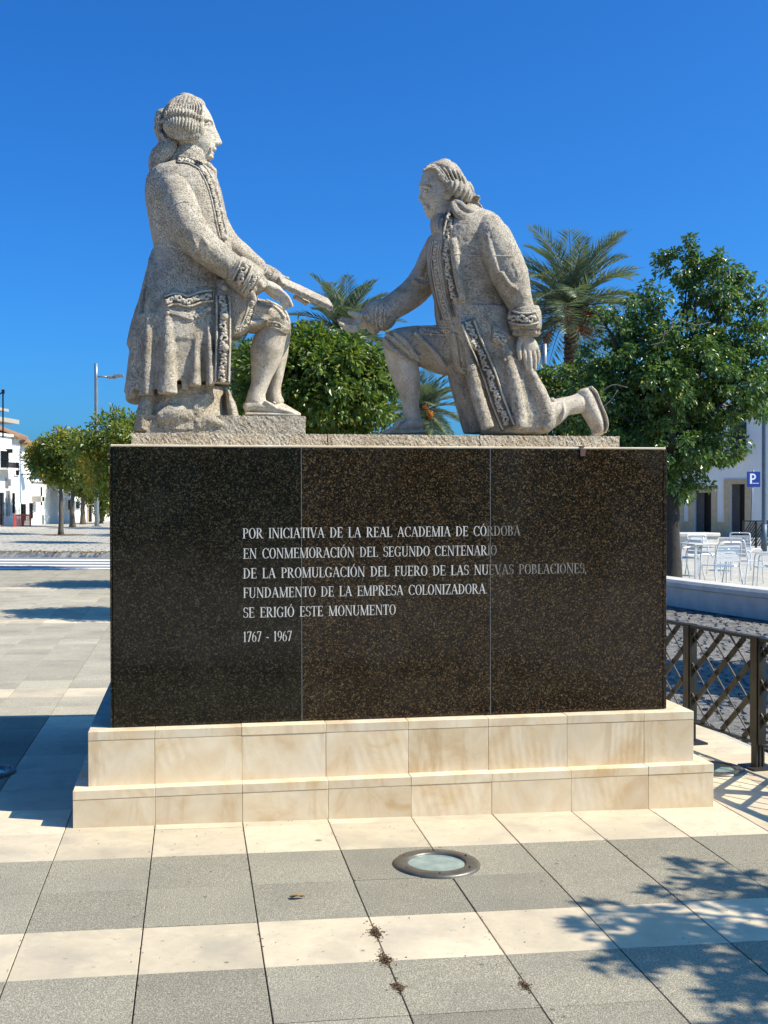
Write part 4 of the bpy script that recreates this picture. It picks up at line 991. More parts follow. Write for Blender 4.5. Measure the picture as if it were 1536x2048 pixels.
scrolls(orn, [(936,644),(948,678),(964,714),(980,754),(995,800),(1010,838),(1018,856)], 13.5, .0046, 22, seed=13)
scrolls(orn, [(899,425),(898,450),(893,480),(893,520),(899,560),(910,600)], 11, .0042, 20, border=False, seed=14)
scrolls(orn, [(873,480),(869,510),(873,550),(883,600),(898,650)], 7, .0032, 15, seed=15)
scrolls(orn, [(1020,632),(1035,637),(1050,638),(1065,637),(1076,633)], 12, .0045, 17, seed=16)
scrolls(orn, [(988,668),(1002,672),(1013,683)], 9, .0040, 15, seed=17)
scrolls(orn, [(762,655),(760,635),(762,612)], 9, .0042, 16, seed=18)
scrolls(orn, [(838,660),(862,661),(885,662),(900,662)], 8, .0036, 16, seed=19)
scrolls(orn, [(920,742),(938,737),(951,731)], 4, .0028, 9, seed=20)
relief(orn, _catp([(885,512),(915,508),(950,511),(990,511),(1030,513)]), .0018, 0)
part('embroidery', orn, SM, sB, True)['kind'] = 'stuff'
for px, py, r in ((1021,705,4.5),(906,652,4.5),(893,668,3.5),(862,668,3.5),(842,667,3.5),(880,566,3),(888,602,3),(899,636,3.2),(1010,720,3)): bead(sB, px, py, r, SM)
# ================================================================== vegetation
def leaf_faces(P, D, N, L, W, fold=.25):
    """folded leaves: base P, direction D, normal N"""
    k = len(P); S_ = np.cross(D, N); S_ /= np.linalg.norm(S_, axis=1)[:, None]+1e-9
    L = np.broadcast_to(L, (k,))[:, None]; W = np.broadcast_to(W, (k,))[:, None]
    mid = P+D*L*.45-N*L*.04
    v = np.stack([P, mid+S_*W*.5+N*W*fold, P+D*L-N*L*.14, mid-S_*W*.5+N*W*fold], 1).reshape(-1, 3)
    i = np.arange(k)[:, None]*4; f = np.concatenate([i+[[0, 2, 1]], i+[[0, 3, 2]]])
    return v, f
def crown(name, lobes, nleaf, L, W, m, root, rc=.22, clumps=None, droop=.35, seed=1, shell=.62):
    """lobes: centre (3), radii (3), weight"""
    g = np.random.default_rng(seed); w = np.array([l[2] for l in lobes], float); w /= w.sum()
    K = clumps or max(30, nleaf//55); ci = g.choice(len(lobes), K, p=w)
    u = g.normal(size=(K, 3)); u /= np.linalg.norm(u, axis=1)[:, None]; rad = shell+(1-shell)*g.random(K)**.7
    rad = np.where(g.random(K) < .22, g.random(K)*.7, rad)
    C = np.array([lobes[i][0] for i in ci])+u*rad[:, None]*np.array([lobes[i][1] for i in ci])
    own = g.integers(0, K, nleaf); a = g.normal(size=(nleaf, 3)); a /= np.linalg.norm(a, axis=1)[:, None]
    rcl = rc*(.6+.8*g.random(K)); P = C[own]+a*(g.random(nleaf)**.5*rcl[own])[:, None]*[1, 1, .75]
    D = a*.8+u[own]*.5+g.normal(size=(nleaf, 3))*.45; D[:, 2] -= droop; D /= np.linalg.norm(D, axis=1)[:, None]
    N = g.normal(size=(nleaf, 3))*.6+[0, 0, .9]+u[own]*.4; N -= (N*D).sum(1)[:, None]*D; N /= np.linalg.norm(N, axis=1)[:, None]
    s_ = .65+.6*g.random(nleaf); v, f = leaf_faces(P, D, N, L*s_, W*s_)
    o = link(name, fast_mesh(name, v-wloc(root), f), m, root); return C, o
def tree(name, base, lobes, nleaf, L, W, leafm, barkm, label, cat, group=None, tr=.12, seed=1, rc=.22, clumps=None, fork=.4, lean=(0, 0), droop=.35, shell=.62, limbs=16):
    root = thing(name, tuple(base), label, cat, group); base = np.array(base, float)
    C, _ = crown('crown', lobes, nleaf, L, W, leafm, root, rc, clumps, droop, seed, shell)
    g = np.random.default_rng(seed+50); cz = np.mean([l[0] for l in lobes], axis=0); top = cz.copy(); zl = min(l[0][2]-l[1][2] for l in lobes)
    fk = base+np.array([lean[0], lean[1], (zl-base[2])+fork*(cz[2]-zl)])
    mb = MB(); k = 9; t = np.linspace(0, 1, k)[:, None]; p = base*(1-t)+fk*t; p[:, :2] += g.normal(size=(k, 2))*tr*.12*np.sin(t*3.1)
    mb.tube(p, tr*(1.25*np.exp(-t[:, 0]*7)*.45+1-.28*t[:, 0]), 12); part('trunk', mb, barkm, root, True)
    mb = MB(); idx = g.choice(len(C), min(len(C), limbs*3), replace=False)
    for q, i in enumerate(idx):
        e = C[i]; r0 = tr*(.45 if q < limbs//3 else .2 if q < limbs else .09); s0 = fk if q < limbs else C[idx[q % limbs]]*.4+fk*.6
        t = np.linspace(0, 1, 7)[:, None]; mid = (s0+e)/2+np.array([0, 0, .12])*np.linalg.norm(e-s0); p = s0*(1-t)**2+2*mid*t*(1-t)+e*t*t; p[1:-1] += g.normal(size=(5, 3))*.02
        mb.tube(p, r0*(1-.8*t[:, 0])+.004, 6)
    o = part('limbs', mb, barkm, root, True); return root, C
def lobe(px, py, rx, ry, Y, w=1, dd=1.0, off=0):
    c = V(px, py, Y+off); s = scl(px, Y+off); return (c, np.array([rx/s, rx/s*dd, ry/s]), w*rx*rx*ry)
def tri(v): return v

# orange tree behind the two figures, with its unripe fruit
Yt = 8.9; x_ = V(628, 900, Yt)[0]
rt, C = tree('orange_tree', (x_, Yt, gz(x_)), [lobe(640,770,150,100,Yt), lobe(600,720,105,70,Yt), lobe(715,750,85,75,Yt), lobe(690,830,115,60,Yt), lobe(545,760,85,90,Yt), lobe(560,840,90,60,Yt)],
     30000, .085, .042, M['leaf_orange'], M['bark'], 'dense round orange tree with small green fruit between and behind the two figures', 'tree', 'orange trees planted across the square', .10, 11, .19, 400, shell=.52)
g = np.random.default_rng(5)
for px, py in ((693,761),(737,786),(772,797),(684,826),(760,824),(612,798),(640,742),(716,838),(662,800),(585,735),(745,760),(622,850),(700,720),(780,840)):
    c = V(px, py, Yt-.95+g.uniform(-.1, .25)); m = MB(); m.ball(c, .030+g.uniform(-.004, .004), n=6); part('orange_fruit', m, M['green_orange'], rt, True)
# the others of the row run away to the left
ORL = [(.98, 14.15, 2.25, .98, 'row tree seen through the gap between the standing figure and its raised leg'),
       (-.85, 19.0, 2.45, 1.05, 'orange tree whose leaves show just left of the standing figure, above the plinth corner'),
       (-1.75, 30.6, 2.3, 1.15, 'orange tree half hidden by the left edge of the granite')]
for i, (x, y, zc, r, lb) in enumerate(ORL):
    c = np.array([x, y, zc]); a = lambda dx, dy, dz, s: (c+np.array([dx, dy, dz]), np.array([r*s, r*s, r*s*.72]), s**3)
    tree('orange_tree', (x, y, gz(x)), [a(0, 0, .1, .95), a(-.35, .1, -.2, .7), a(.4, -.1, -.15, .7), a(0, .3, .35, .6), a(-.25, -.3, .25, .6)], 11000, .10, .05, M['leaf_orange' if i == 0 else 'leaf_left'], M['bark'],
         lb, 'tree', 'orange trees planted across the square', .09, 21+i, .24, 260)
def left_tree(px, pyb, Y, top, bot, wpx, lb, seed, tr, n=9000, mat='leaf_left'):
    b = V(px, pyb, Y); x = b[0]; cy = (top+bot)/2; h = (bot-top)/2; w = wpx/2
    L_ = [lobe(px, cy, w*.8, h*.85, Y), lobe(px-w*.42, cy+h*.15, w*.55, h*.6, Y), lobe(px+w*.42, cy+h*.1, w*.55, h*.6, Y), lobe(px-w*.1, cy-h*.45, w*.5, h*.5, Y), lobe(px+w*.25, cy-h*.35, w*.45, h*.5, Y), lobe(px+w*.1, cy+h*.55, w*.5, h*.38, Y)]
    return tree('orange_tree', (x, Y, gz(x)), L_, n, .15, .075, M[mat], M['bark'], lb, 'tree', 'orange trees along the far pavement', tr, seed, .3, 230, fork=.25)
left_tree(122, 1075, 38.4, 855, 972, 150, 'small round orange tree with a thin dark trunk, nearest on the far pavement', 31, .085, 15000)
left_tree(145, 1057, 50, 880, 985, 120, 'yellowish orange tree with a thick pale trunk just behind the nearest small one', 32, .12)
left_tree(166, 1054, 56, 900, 1000, 110, 'orange tree with a broad dark trunk left of the tall street lamp', 33, .13, 8000)
left_tree(203, 1053, 58, 895, 1040, 90, 'low spreading orange tree whose leaves hang beside the street lamp foot', 34, .1, 9000)
left_tree(186, 1053, 66, 930, 1010, 90, 'last orange tree of the far row, glimpsed between trunks left of the lamp', 35, .1, 6000)
# leaning green tree by the cafe, right
Yb = 13.2; bx = V(1344, 1150, Yb)
LB = [lobe(1330,745,125,120,Yb,1.2), lobe(1245,700,85,85,Yb), lobe(1190,790,95,80,Yb), lobe(1430,760,110,105,Yb), lobe(1430,570,80,75,Yb,1.1), lobe(1370,520,55,42,Yb), lobe(1330,520,26,14,Yb,2.5), lobe(1490,590,60,45,Yb), lobe(1290,610,60,42,Yb),
      lobe(1480,700,80,70,Yb), lobe(1300,880,110,70,Yb), lobe(1400,870,90,80,Yb), lobe(1360,940,65,50,Yb), lobe(1230,850,80,60,Yb), lobe(1385,985,38,32,Yb,1.2), lobe(1520,780,60,60,Yb), lobe(1210,640,38,22,Yb,1.5), lobe(1420,930,45,40,Yb)]
rt, C = tree('street_tree', (bx[0], Yb, gz(bx[0])), LB, 46000, .088, .052, M['leaf_dark'], M['bark_dark'], 'big dark green leafy tree with a nearly black trunk behind the curved bench', 'tree', None, .15, 41, .17, 640, fork=.30, droop=.55, shell=.5, limbs=30)
mb = MB()
for pts in ([(1255,775),(1225,770),(1195,790)],[(1235,780),(1222,800),(1205,815)],[(1330,628),(1345,640),(1335,665),(1310,672)],[(1360,640),(1390,650),(1420,645)],[(1300,690),(1322,684),(1330,660)]):
    mb.tube(_catp([V(a, b, Yb-1.35) for a, b in pts], 5), .009, 5)
o = part('bare_twigs', mb, M['bark'], rt, True)
Yc = 15.5; bx = V(1118, 1100, Yc)
tree('orange_tree', (bx[0], Yc, gz(bx[0])), [lobe(1115,790,62,62,Yc), lobe(1080,765,38,38,Yc), lobe(1160,800,60,75,Yc), lobe(1100,840,70,50,Yc)], 9000, .09, .05, M['leaf_orange'], M['bark_dark'],
     'smaller orange tree behind the kneeling figure, below the tall palm', 'tree', 'orange trees planted across the square', .09, 43, .2, 200)
# trees beyond the right edge of the view that shade the paving and cobbles
Lp = lambda x, y, z, r, rz, w=1: (np.array([x, y, z]), np.array([r, r, rz]), w)
tree('street_tree', (6.9, -3.1, gz(6.9)), [Lp(6.17, -3.21, 3.1, .75, .3, 3), Lp(5.72, -2.61, 3.1, .42, .15, 1.2), Lp(5.12, -2.51, 3.1, .36, .07, .8), Lp(5.22, -2.98, 3.05, .42, .07, .9), Lp(5.52, -2.24, 3.1, .36, .08, .7), Lp(5.47, -3.36, 3.1, .5, .15, 1.2), Lp(4.92, -2.76, 3.1, .18, .05, .35), Lp(6.77, -2.56, 3.2, .6, .3, 1.5)],
     8000, .075, .042, M['leaf_dark'], M['bark_dark'], 'broad leafed tree outside the view that shades the front paving', 'tree', None, .12, 61, .075, 230, shell=.15, limbs=24, droop=.2)
c = np.array([8.2, 2.9, 3.0]); a = lambda dx, dy, dz, s: (c+np.array([dx, dy, dz]), np.array([1.5*s, 1.5*s, 1.5*s*.6]), s**3)
tree('street_tree', (8.7, 2.9, gz(8.7)), [a(0, 0, 0, .7), a(-.5, .1, -.1, .5), a(.5, .3, .1, .6), a(-.2, .75, .05, .5), a(-.3, -.8, .1, .5)], 9000, .10, .06, M['leaf_dark'], M['bark_dark'], 'broad leafed tree outside the view that shades the cobbles', 'tree', None, .12, 62, .17, 130, shell=.3)
for i, (x, y) in enumerate([(-7.5, -19), (-3.2, -20.5), (1.0, -19.5), (5.2, -20), (9.6, -19), (14, -18.5)]):
    c = np.array([x, y, 3.6]); a = lambda dx, dy, dz, s: (c+np.array([dx, dy, dz]), np.array([2.2*s, 1.6*s, 2.2*s]), s**3)
    tree('street_tree', (x, y, gz(x)), [a(0, 0, 0, 1), a(-1, 0, .8, .7), a(1, .2, -.6, .7)], 2600, .28, .16, M['leaf_dark'], M['bark_dark'], 'dense tree behind the camera that the polished granite mirrors (%s from the left)' % ['one', 'two', 'three', 'four', 'five', 'six'][i], 'tree', 'trees behind the camera', .15, 161+i, .5, 70)
# ---- date palms
def palm(px, py, Y, pb, frpx, n, label, seed, tw, dates=None, dm='date_red', m='leaf_palm', emin=-60):
    c = V(px, py, Y); s = scl(px, Y); g = np.random.default_rng(seed); x = c[0]; root = thing('date_palm', (x, Y, gz(x)), label, 'palm', 'date palms beyond the square')
    mb = MB(); zz = np.arange(gz(x), c[2]-.05, .09); rr = tw/s/2*(1+.12*((np.arange(len(zz)) % 2)*2-1)); mb.tube(np.stack([np.full(len(zz), x)+.02*np.sin(zz), np.full(len(zz), Y), zz], 1), rr, 12)
    for k in range(90):
        z = c[2]-.05-k*.028; a = k*2.4; d = np.array([math.cos(a), math.sin(a), 0]); p = np.array([x, Y, z])+d*tw/s/2; mb.tube([p-d*.03, p+d*.05+[0, 0, .07]], [.05, .015], 5)
    part('trunk', mb, M['palm_trunk'], root)
    V_, F_ = [], []; nv = 0; rach = MB()
    for k in range(n):
        az = k*2.39996+g.uniform(-.2, .2); el = R(86-(86-emin)*(k/n)**1.15+g.uniform(-7, 7)); Lf = frpx/s*(.88+.25*g.random()); t = np.linspace(0, 1, 16); dr = .55+.55*g.random()
        ang = el-t*dr*(1.25 if el > .3 else .9); hx = np.concatenate([[0], np.cumsum(np.cos(ang[:-1]))])*Lf/15; hz = np.concatenate([[0], np.cumsum(np.sin(ang[:-1]))])*Lf/15
        P = np.stack([c[0]+hx*math.cos(az), c[1]+hx*math.sin(az), c[2]+hz], 1); rach.tube(P, np.linspace(.028, .006, 16), 5, False)
        T_ = np.gradient(P, axis=0); T_ /= np.linalg.norm(T_, axis=1)[:, None]; side = np.array([-math.sin(az), math.cos(az), 0])
        m_ = 52; q = np.linspace(.10, 1, m_); Pi = np.stack([np.interp(q, t, P[:, j]) for j in range(3)], 1); Ti = np.stack([np.interp(q, t, T_[:, j]) for j in range(3)], 1); Ni = np.cross(side, Ti); Ni *= np.sign(Ni[:, 2:3]+1e-6)
        for sg in (-1, 1):
            LL = Lf*.26*np.sin(np.clip(q*1.02+.06, 0, 1)*math.pi)**.55*(.85+.3*g.random(m_)); D = Ti*(.55+.5*q[:, None])+side*sg*.75+Ni*.28+g.normal(size=(m_, 3))*.07; D /= np.linalg.norm(D, axis=1)[:, None]
            N = Ni+side*-sg*.3+g.normal(size=(m_, 3))*.15; N -= (N*D).sum(1)[:, None]*D; N /= np.linalg.norm(N, axis=1)[:, None]
            v, f = leaf_faces(Pi, D, N, LL, .034, .2); V_.append(v); F_.append(f+nv); nv += len(v)
    link('fronds', fast_mesh('fronds', np.concatenate(V_)-wloc(root), np.concatenate(F_)), M[m], root)
    part('leaf_stalks', rach, M['leaf_palm_dry'], root)
    for dx, dy, rr_, ln in dates or []:
        q = V(px+dx, py+dy, Y-.75); mb = MB()
        mb.tube(_catp([c+[0, 0, -.1], (c+q)/2+[0, -.1, .15], q], 5), .02, 5)
        for j in range(70): mb.ball(q+g.normal(size=3)*[rr_/s*.45, .12, ln/s*.45], .035, sz=1.3, n=3)
        o = part('date_bunch', mb, M[dm], root); o['kind'] = 'stuff'
    return root
palm(1142, 618, 35, 1100, 182, 60, 'tall date palm with red fruit rising behind the kneeling figure', 3, 27, [(-18,20,13,18),(2,34,12,18),(24,38,12,16),(46,8,11,14),(38,44,9,12),(-50,60,6,14),(-6,8,12,14),(30,14,10,14)], emin=-38)
palm(690, 668, 36, 1100, 140, 50, 'date palm whose fronds fan out behind the document and orange tree', 8, 24)
palm(848, 822, 44, 1100, 105, 46, 'low date palm with orange fruit seen under the thigh of the kneeling figure', 14, 20, [(3,-4,7,8),(12,6,6,7)], 'date_orange')
palm(475, 745, 46, 1100, 100, 40, 'date palm glimpsed between the coat and raised leg of the standing figure', 19, 18)
# ================================================================== left street
mb = MB()
def strip(mb, x0, x1, y0, y1, dz): mb.add([(x0, y0, gz(x0)+dz), (x1, y0, gz(x1)+dz), (x1, y1, gz(x1)+dz), (x0, y1, gz(x0)+dz)], [(0, 1, 2, 3)])
mb = MB(); strip(mb, -40, XE, 19.32, 24.6, -.03); struct('street', mb, M['road'])
for y0, y1 in ((19.7, 20.15), (20.7, 21.15), (21.8, 22.3), (23.0, 23.6)):
    mb = MB(); strip(mb, -30, 2, y0, y1, -.026); struct('road_marking', mb, M['paint'])
mb = MB(); mb.add([(-40, 24.62, gz(-40)-.03), (4, 24.62, gz(4)-.03), (4, 24.62, gz(4)+.09), (-40, 24.62, gz(-40)+.09), (-40, 24.85, gz(-40)+.09), (4, 24.85, gz(4)+.09)], [(0,1,2,3),(3,2,5,4)]); struct('kerb', mb, M['concrete'])
mb = MB(); strip(mb, -40, 4, 24.855, 72, .085); pv2 = struct('far_pavement', mb, M['mortar'])
mb = MB()
for j in range(0, 78):
    y = 24.9+j*.6
    for i in range(-48, 6):
        x = i*.62+(j % 2)*.31
        if not (-1-.19*(y+5) < x < 1.2): continue
        a = .012; mb.add([(x+a, y+a, gz(x)+.092), (x+.62-a, y+a, gz(x+.62)+.092), (x+.62-a, y+.6-a, gz(x+.62)+.092), (x+a, y+.6-a, gz(x)+.092)], [(0,1,2,3)])
o = link('pavement_slabs', mesh_of('pavement_slabs', mb), M['tile_far'], pv2); o['kind'] = 'stuff'
g = np.random.default_rng(9)
P = np.stack([g.uniform(-12, 3, 5000), g.uniform(24.55, 25.15, 5000), np.zeros(5000)], 1); P[:, 2] = SLOPE*P[:, 0]+.095; D = g.normal(size=(5000, 3))*[1, 1, .35]; D /= np.linalg.norm(D, axis=1)[:, None]
v, f = leaf_faces(P, D, np.tile([0, 0, 1.], (5000, 1))+g.normal(size=(5000, 3))*.2, .07, .035); o = link('leaf_litter', fast_mesh('leaf_litter', v, f), M['leaf_dry']); o['kind'] = 'stuff'
for px, py, Y in ((122, 1075, 38.4),):
    b = V(px, py, Y); m = MB(); m.prism([(b[0]+math.cos(a)*.9, Y+math.sin(a)*.9) for a in np.linspace(0, 2*math.pi, 20)[:-1]], gz(b[0])+.05, gz(b[0])+.102); struct('tree_pit', m, M['dry'])

# tall street lamps
def lamp(px, pyt, Y, label, w, arm=True):
    t = V(px, pyt, Y); s = scl(px, Y); root = thing('street_lamp', (t[0], Y, gz(t[0])), label, 'street lamp'); m = MB()
    z = np.linspace(gz(t[0]), t[2], 12); m.tube(np.stack([np.full(12, t[0]), np.full(12, Y), z], 1), np.linspace(w/s/2*1.15, w/s/2*.85, 12), 12); part('pole', m, M['grey_metal'], root, True)
    m = MB(); m.cbox((t[0]-.22, Y-.22, gz(t[0])-.02), (t[0]+.22, Y+.22, gz(t[0])+.14), .01); part('base_plate', m, M['grey_metal'], root)
    if arm:
        a, b, c = V(194, 753, Y), V(218, 754, Y), V(248, 751, Y); m = MB(); m.tube([a, b], .045, 8); part('arm', m, M['grey_metal'], root, True)
        m = MB(); m.cbox((b[0]-.1, Y-.16, b[2]-.09), (b[0]+.32, Y+.16, b[2]+.05), .03); m.cbox((b[0]+.25, Y-.20, b[2]-.02), (c[0], Y+.20, c[2]+.05), .02); part('lamp_head', m, M['grey_metal'], root)
lamp(192, 727, 51, 'tall grey street lamp with one short arm left of the plinth', 8)
lamp(1089, 688, 30, 'top of a plain grey post behind the hanging hand of the kneeling figure', 11, False)

# ---- row of white houses
FA, FB = np.array([-9.6, 44.5]), np.array([-4.4, 66.0]); FT = (FB-FA)/np.linalg.norm(FB-FA); FN = np.array([FT[1], -FT[0]])
def fpt(px, py):
    """point of the street facade seen at px, py -> distance along it and height"""
    d = CW+CR*(px-768)/FPX+CU*(1024-py)/FPX; k = ((FA-CAM[:2])@FN)/(d[:2]@FN); p = CAM+d*k; return float((p[:2]-FA)@FT), float(p[2])
def fbox(mb, s0, s1, z0, z1, o0, o1, ch=.01):
    """box along the facade: o = distance out of the wall"""
    c = []
    for z in (z0, z1):
        for s, o in ((s0, o0), (s1, o0), (s1, o1), (s0, o1)): q = FA+FT*s+FN*o; c.append((q[0], q[1], z))
    mb.add(c, [(0,3,2,1),(4,5,6,7),(0,1,5,4),(1,2,6,5),(2,3,7,6),(3,0,4,7)]); return mb
def fp(mb, x0, y0, x1, y1, o0, o1):
    a = fpt(x0, (y0+y1)/2)[0]; b = fpt(x1, (y0+y1)/2)[0]; z1 = fpt((x0+x1)/2, y0)[1]; z0 = fpt((x0+x1)/2, y1)[1]; return fbox(mb, a, b, z0, z1, o0, o1)
def house(name, x0, x1, top, label, roof=None, depth=8):
    s0, s1 = fpt(x0, 1000)[0], fpt(x1, 1000)[0]; zt = fpt((x0+x1)/2, top)[1]; q = FA+FT*(s0+s1)/2
    root = thing(name, (q[0], q[1], gz(q[0])), label, 'house', 'white houses in the left street')
    m = fbox(MB(), s0+.01, s1-.01, gz(q[0])-.1, zt, -depth, 0); part('wall', m, M['wall'], root)
    m = fbox(MB(), s0+.008, s1-.008, zt, zt+.12, -.35, .10); part('cornice', m, M['wall'], root)
    if roof:
        m = MB(); n = int((s1-s0+.4)/.24)
        for i in range(n):
            for j in range(14):
                s = s0-.2+i*.24; o = .34-j*.30; z = zt+.10+j*.115; a = FA+FT*(s+.12)+FN*o; b = FA+FT*(s+.12)+FN*(o-.34)
                m.tube([(a[0], a[1], z), (b[0], b[1], z+.13)], [.115, .095], 6)
        fbox(m, s0-.2, s1+.2, zt+.06, zt+.12, -3.8, .25); o = part('roof', m, M['rooftile'], root); o['kind'] = 'stuff'
    return root, (s0, s1, zt)
def window(root, x0, y0, x1, y1, bars=(2, 3), frame='wall', glass='glass', name='window'):
    m = fp(MB(), x0-1.6, y0-2.2, x1+1.6, y1+1.6, 0, .06); fr = part(name, m, M[frame], root)
    m = fp(MB(), x0, y0, x1, y1, .05, .075); link('pane', mesh_of('pane', m, False, wloc(root)), M[glass], fr)
    m = MB(); a = fpt(x0, (y0+y1)/2)[0]; b = fpt(x1, (y0+y1)/2)[0]; zt = fpt((x0+x1)/2, y0)[1]; zb = fpt((x0+x1)/2, y1)[1]
    for i in range(1, bars[0]+1): s = a+(b-a)*i/(bars[0]+1); fbox(m, s-.02, s+.02, zb, zt, .076, .11)
    for i in range(1, bars[1]+1): z = zb+(zt-zb)*i/(bars[1]+1); fbox(m, a, b, z-.02, z+.02, .078, .108)
    link('glazing_bars', mesh_of('glazing_bars', m, False, wloc(root)), M['iron' if frame != 'alu' else 'wall'], fr)
    return fr
hA, kA = house('house', -75, 27, 868, 'white two storey house at the left edge with a grilled balcony window and roof terrace')
window(hA, -2, 902, 14.5, 936, (4, 1), 'wall'); m = MB(); fp(m, -4, 936, 16, 940, 0, .5); part('balcony_slab', m, M['wall'], hA)
m = MB(); a, zb = fpt(-4, 938); b, _ = fpt(16, 938); zt = fpt(6, 925)[1]; zb = fpt(6, 937)[1]
for i in range(14): s = a+(b-a)*i/13; fbox(m, s-.012, s+.012, zb, zt, .45, .475)
fbox(m, a, b, zt-.03, zt, .445, .48); part('balcony_railing', m, M['iron'], hA)
window(hA, -6, 985, 5, 1050, (1, 2)); m = MB(); fp(m, 11, 898, 13, 906, .02, .3); part('wall_lantern', m, M['iron'], hA)
m = MB(); fp(m, 10, 958, 17, 972, 0, .12); part('name_plate', m, M['grey_metal'], hA); m = MB(); fp(m, 12, 981, 16, 1032, 0, .10); part('downpipe', m, M['grey_metal'], hA)
window(hA, 22, 986, 27, 1026, (1, 3))
m = MB(); s0, z0 = fpt(-40, 834); s1, _ = fpt(22, 834); z1 = fpt(0, 818)[1]
fbox(m, s0, s1, z0-.1, z0+.1, -3.5, .4); fbox(m, s0, s1-.5, z1-.08, z1+.05, -3.0, .1); part('terrace_canopy', m, M['joint'], hA)
m = MB(); s1b = fpt(4, 850)[0]; fbox(m, s0, s1b, kA[2]+.12, z0-.1, -3.3, -.4); part('terrace_room', m, M['wall'], hA)
hB, kB = house('house', 27, 43.5, 880, 'narrow white house with one tall dark upper window', True)
window(hB, 29, 925, 35.5, 950, (1, 2)); window(hB, 39, 1008, 49, 1042, (2, 4), 'wall')
hC, kC = house('house', 43.5, 62, 893, 'white house with a faded orange tile roof behind the small tree', True)
window(hC, 56, 1006, 63, 1037, (1, 4)); m = MB(); fp(m, 63, 992, 71, 1004, 0, .5); part('air_conditioner', m, M['concrete'], hC); m = MB(); fp(m, 65, 994, 69, 1002, .501, .51); part('fan_grille', m, M['iron'], hC)
hD, kD = house('house', 62, 98, 964, 'low blank white house with a narrow dark slit window')
m = MB(); fp(m, 81, 974, 83.5, 1010, .001, .03); part('slit_window', m, M['glass'], hD); m = MB(); fp(m, 83.5, 1030, 86, 1054, .001, .06); part('door', m, M['grey_metal'], hD)
hE, kE = house('house', 98, 116, 962, 'white house filled by a pale blue grey roller shutter')
for i in range(12):
    m = MB(); fp(m, 99.5, 968+i*7.1, 114.5, 968+i*7.1+6.7, .002, .05); part('shutter_slat', m, M['shutter'], hE)
hF, kF = house('house', 116, 142, 975, 'low white house behind the first tree trunks'); window(hF, 134, 1000, 141, 1020, (1, 1))
hG, kG = house('house', 142, 172, 990, 'far white house with a blue grey window near the lamp'); window(hG, 149, 1003, 157, 1017, (1, 1), 'shutter')
hH, kH = house('house', 172, 260, 1000, 'farthest white house at the end of the street behind the lamp foot'); window(hH, 175, 1010, 181, 1050, (1, 3), 'trim', 'brown_door'); window(hH, 200, 1015, 206, 1050, (1, 3), 'trim', 'brown_door')
# aerial on the first roof
a = V(6, 868, 43); root = thing('aerial', tuple(a), 'dark television aerial mast on the first white house', 'aerial'); m = MB(); m.tube([V(6, 875, 43), V(6, 783, 43)], .035, 6); m.tube([V(-4, 790, 43), V(6, 784, 43)], .03, 6); m.cbox(V(6, 785, 43)-.05, V(6, 782, 43)+.06, .01); part('mast', m, M['iron'], root)
# red and white barriers
for i, (x0, x1, lb) in enumerate([(-6, 12, 'red net barrier panel against the first white house, cut by the photo edge'), (13.5, 29, 'red net barrier panel in front of the first house, right hand one')]):
    s0, zb = fpt(x0, 1054); s1, _ = fpt(x1, 1054); zt = fpt((x0+x1)/2, 1031)[1]; q = FA+FT*(s0+s1)/2+FN*.8; root = thing('barrier', (q[0], q[1], gz(q[0])), lb, 'barrier', 'red barriers by the first house'); m = MB()
    for k in range(7):
        z = zb+(zt-zb)*(k+.3)/7; nx = 10
        for j in range(nx): u = s0+(s1-s0)*j/nx; w_ = (s1-s0)/nx; fbox(m, u+.02, u+w_-.02, z+.03*(j % 2), z+.055+.03*(j % 2), .78, .80)
    part('net', m, M['red_net'], root)['kind'] = 'stuff'; m = MB(); fbox(m, s0, s1, zt, zt+.05, .76, .82)
    for s in (s0, s1-.05): fbox(m, s, s+.05, zb, zt, .76, .82)
    part('frame', m, M['red_net'], root)

# ================================================================== right side
for nm, x0, x1, dz, mt in (('kerb_strip', XE+.012, XE+.20, -.004, 'tile_far'),):
    mb = MB(); mb.add([(x0, -3, gz(x0)+dz), (x1, -3, gz(x1)+dz), (x1, 20, gz(x1)+dz), (x0, 20, gz(x0)+dz)], [(0,1,2,3)]); struct(nm, mb, M[mt])
CX0, CX1 = XE+.215, 7.9
mb = MB(); strip(mb, XE-.02, 11, -3, 22, -.034); cob = struct('cobbled_strip', mb, M['mortar'])
g = np.random.default_rng(12); stones = []; y = .4
while y < 13.5:
    d = g.uniform(.085, .12); x = CX0+g.uniform(0, .05)
    while x < 8.6:
        w = g.uniform(.11, .20); stones.append((x, y+g.uniform(-.012, .012), w, d)); x += w+.008
    y += d+.008
def stone(x, y, w, d, g):
    bm = bmesh.new(); bmesh.ops.create_cube(bm, size=1)
    for v in bm.verts: v.co = Vector((v.co.x*w, v.co.y*d, v.co.z*.05-.025))
    bmesh.ops.bevel(bm, geom=[e for e in bm.edges if e.verts[0].co.z > -.01 and e.verts[1].co.z > -.01]+[v for v in bm.verts if v.co.z > -.01], offset=.016, segments=1, affect='EDGES')
    for v in bm.verts: v.co += Vector((g.uniform(-.007, .007), g.uniform(-.006, .006), g.uniform(-.007, .007) if v.co.z > -.01 else 0))
    bm.verts.index_update(); r = ([v.co[:] for v in bm.verts], [[v.index for v in f.verts] for f in bm.faces]); bm.free(); return r
protos = []
for k in range(8):
    vv, ff = stone(0, 0, .15, .10, g); protos.append((np.array(vv), ff)); 
pm = [mesh_of('cobblestone', MB().add(v, f)) for v, f in protos]
for p in pm: p.materials.append(M['cobble'])
near = []; farm = MB()
def inview(x, y):
    r = np.array([x, y, gz(x)])-CAM; z = r@CW; px = 768+FPX*(r@CR)/z; py = 1024-FPX*(r@CU)/z; return z, 1325 < px < 1560
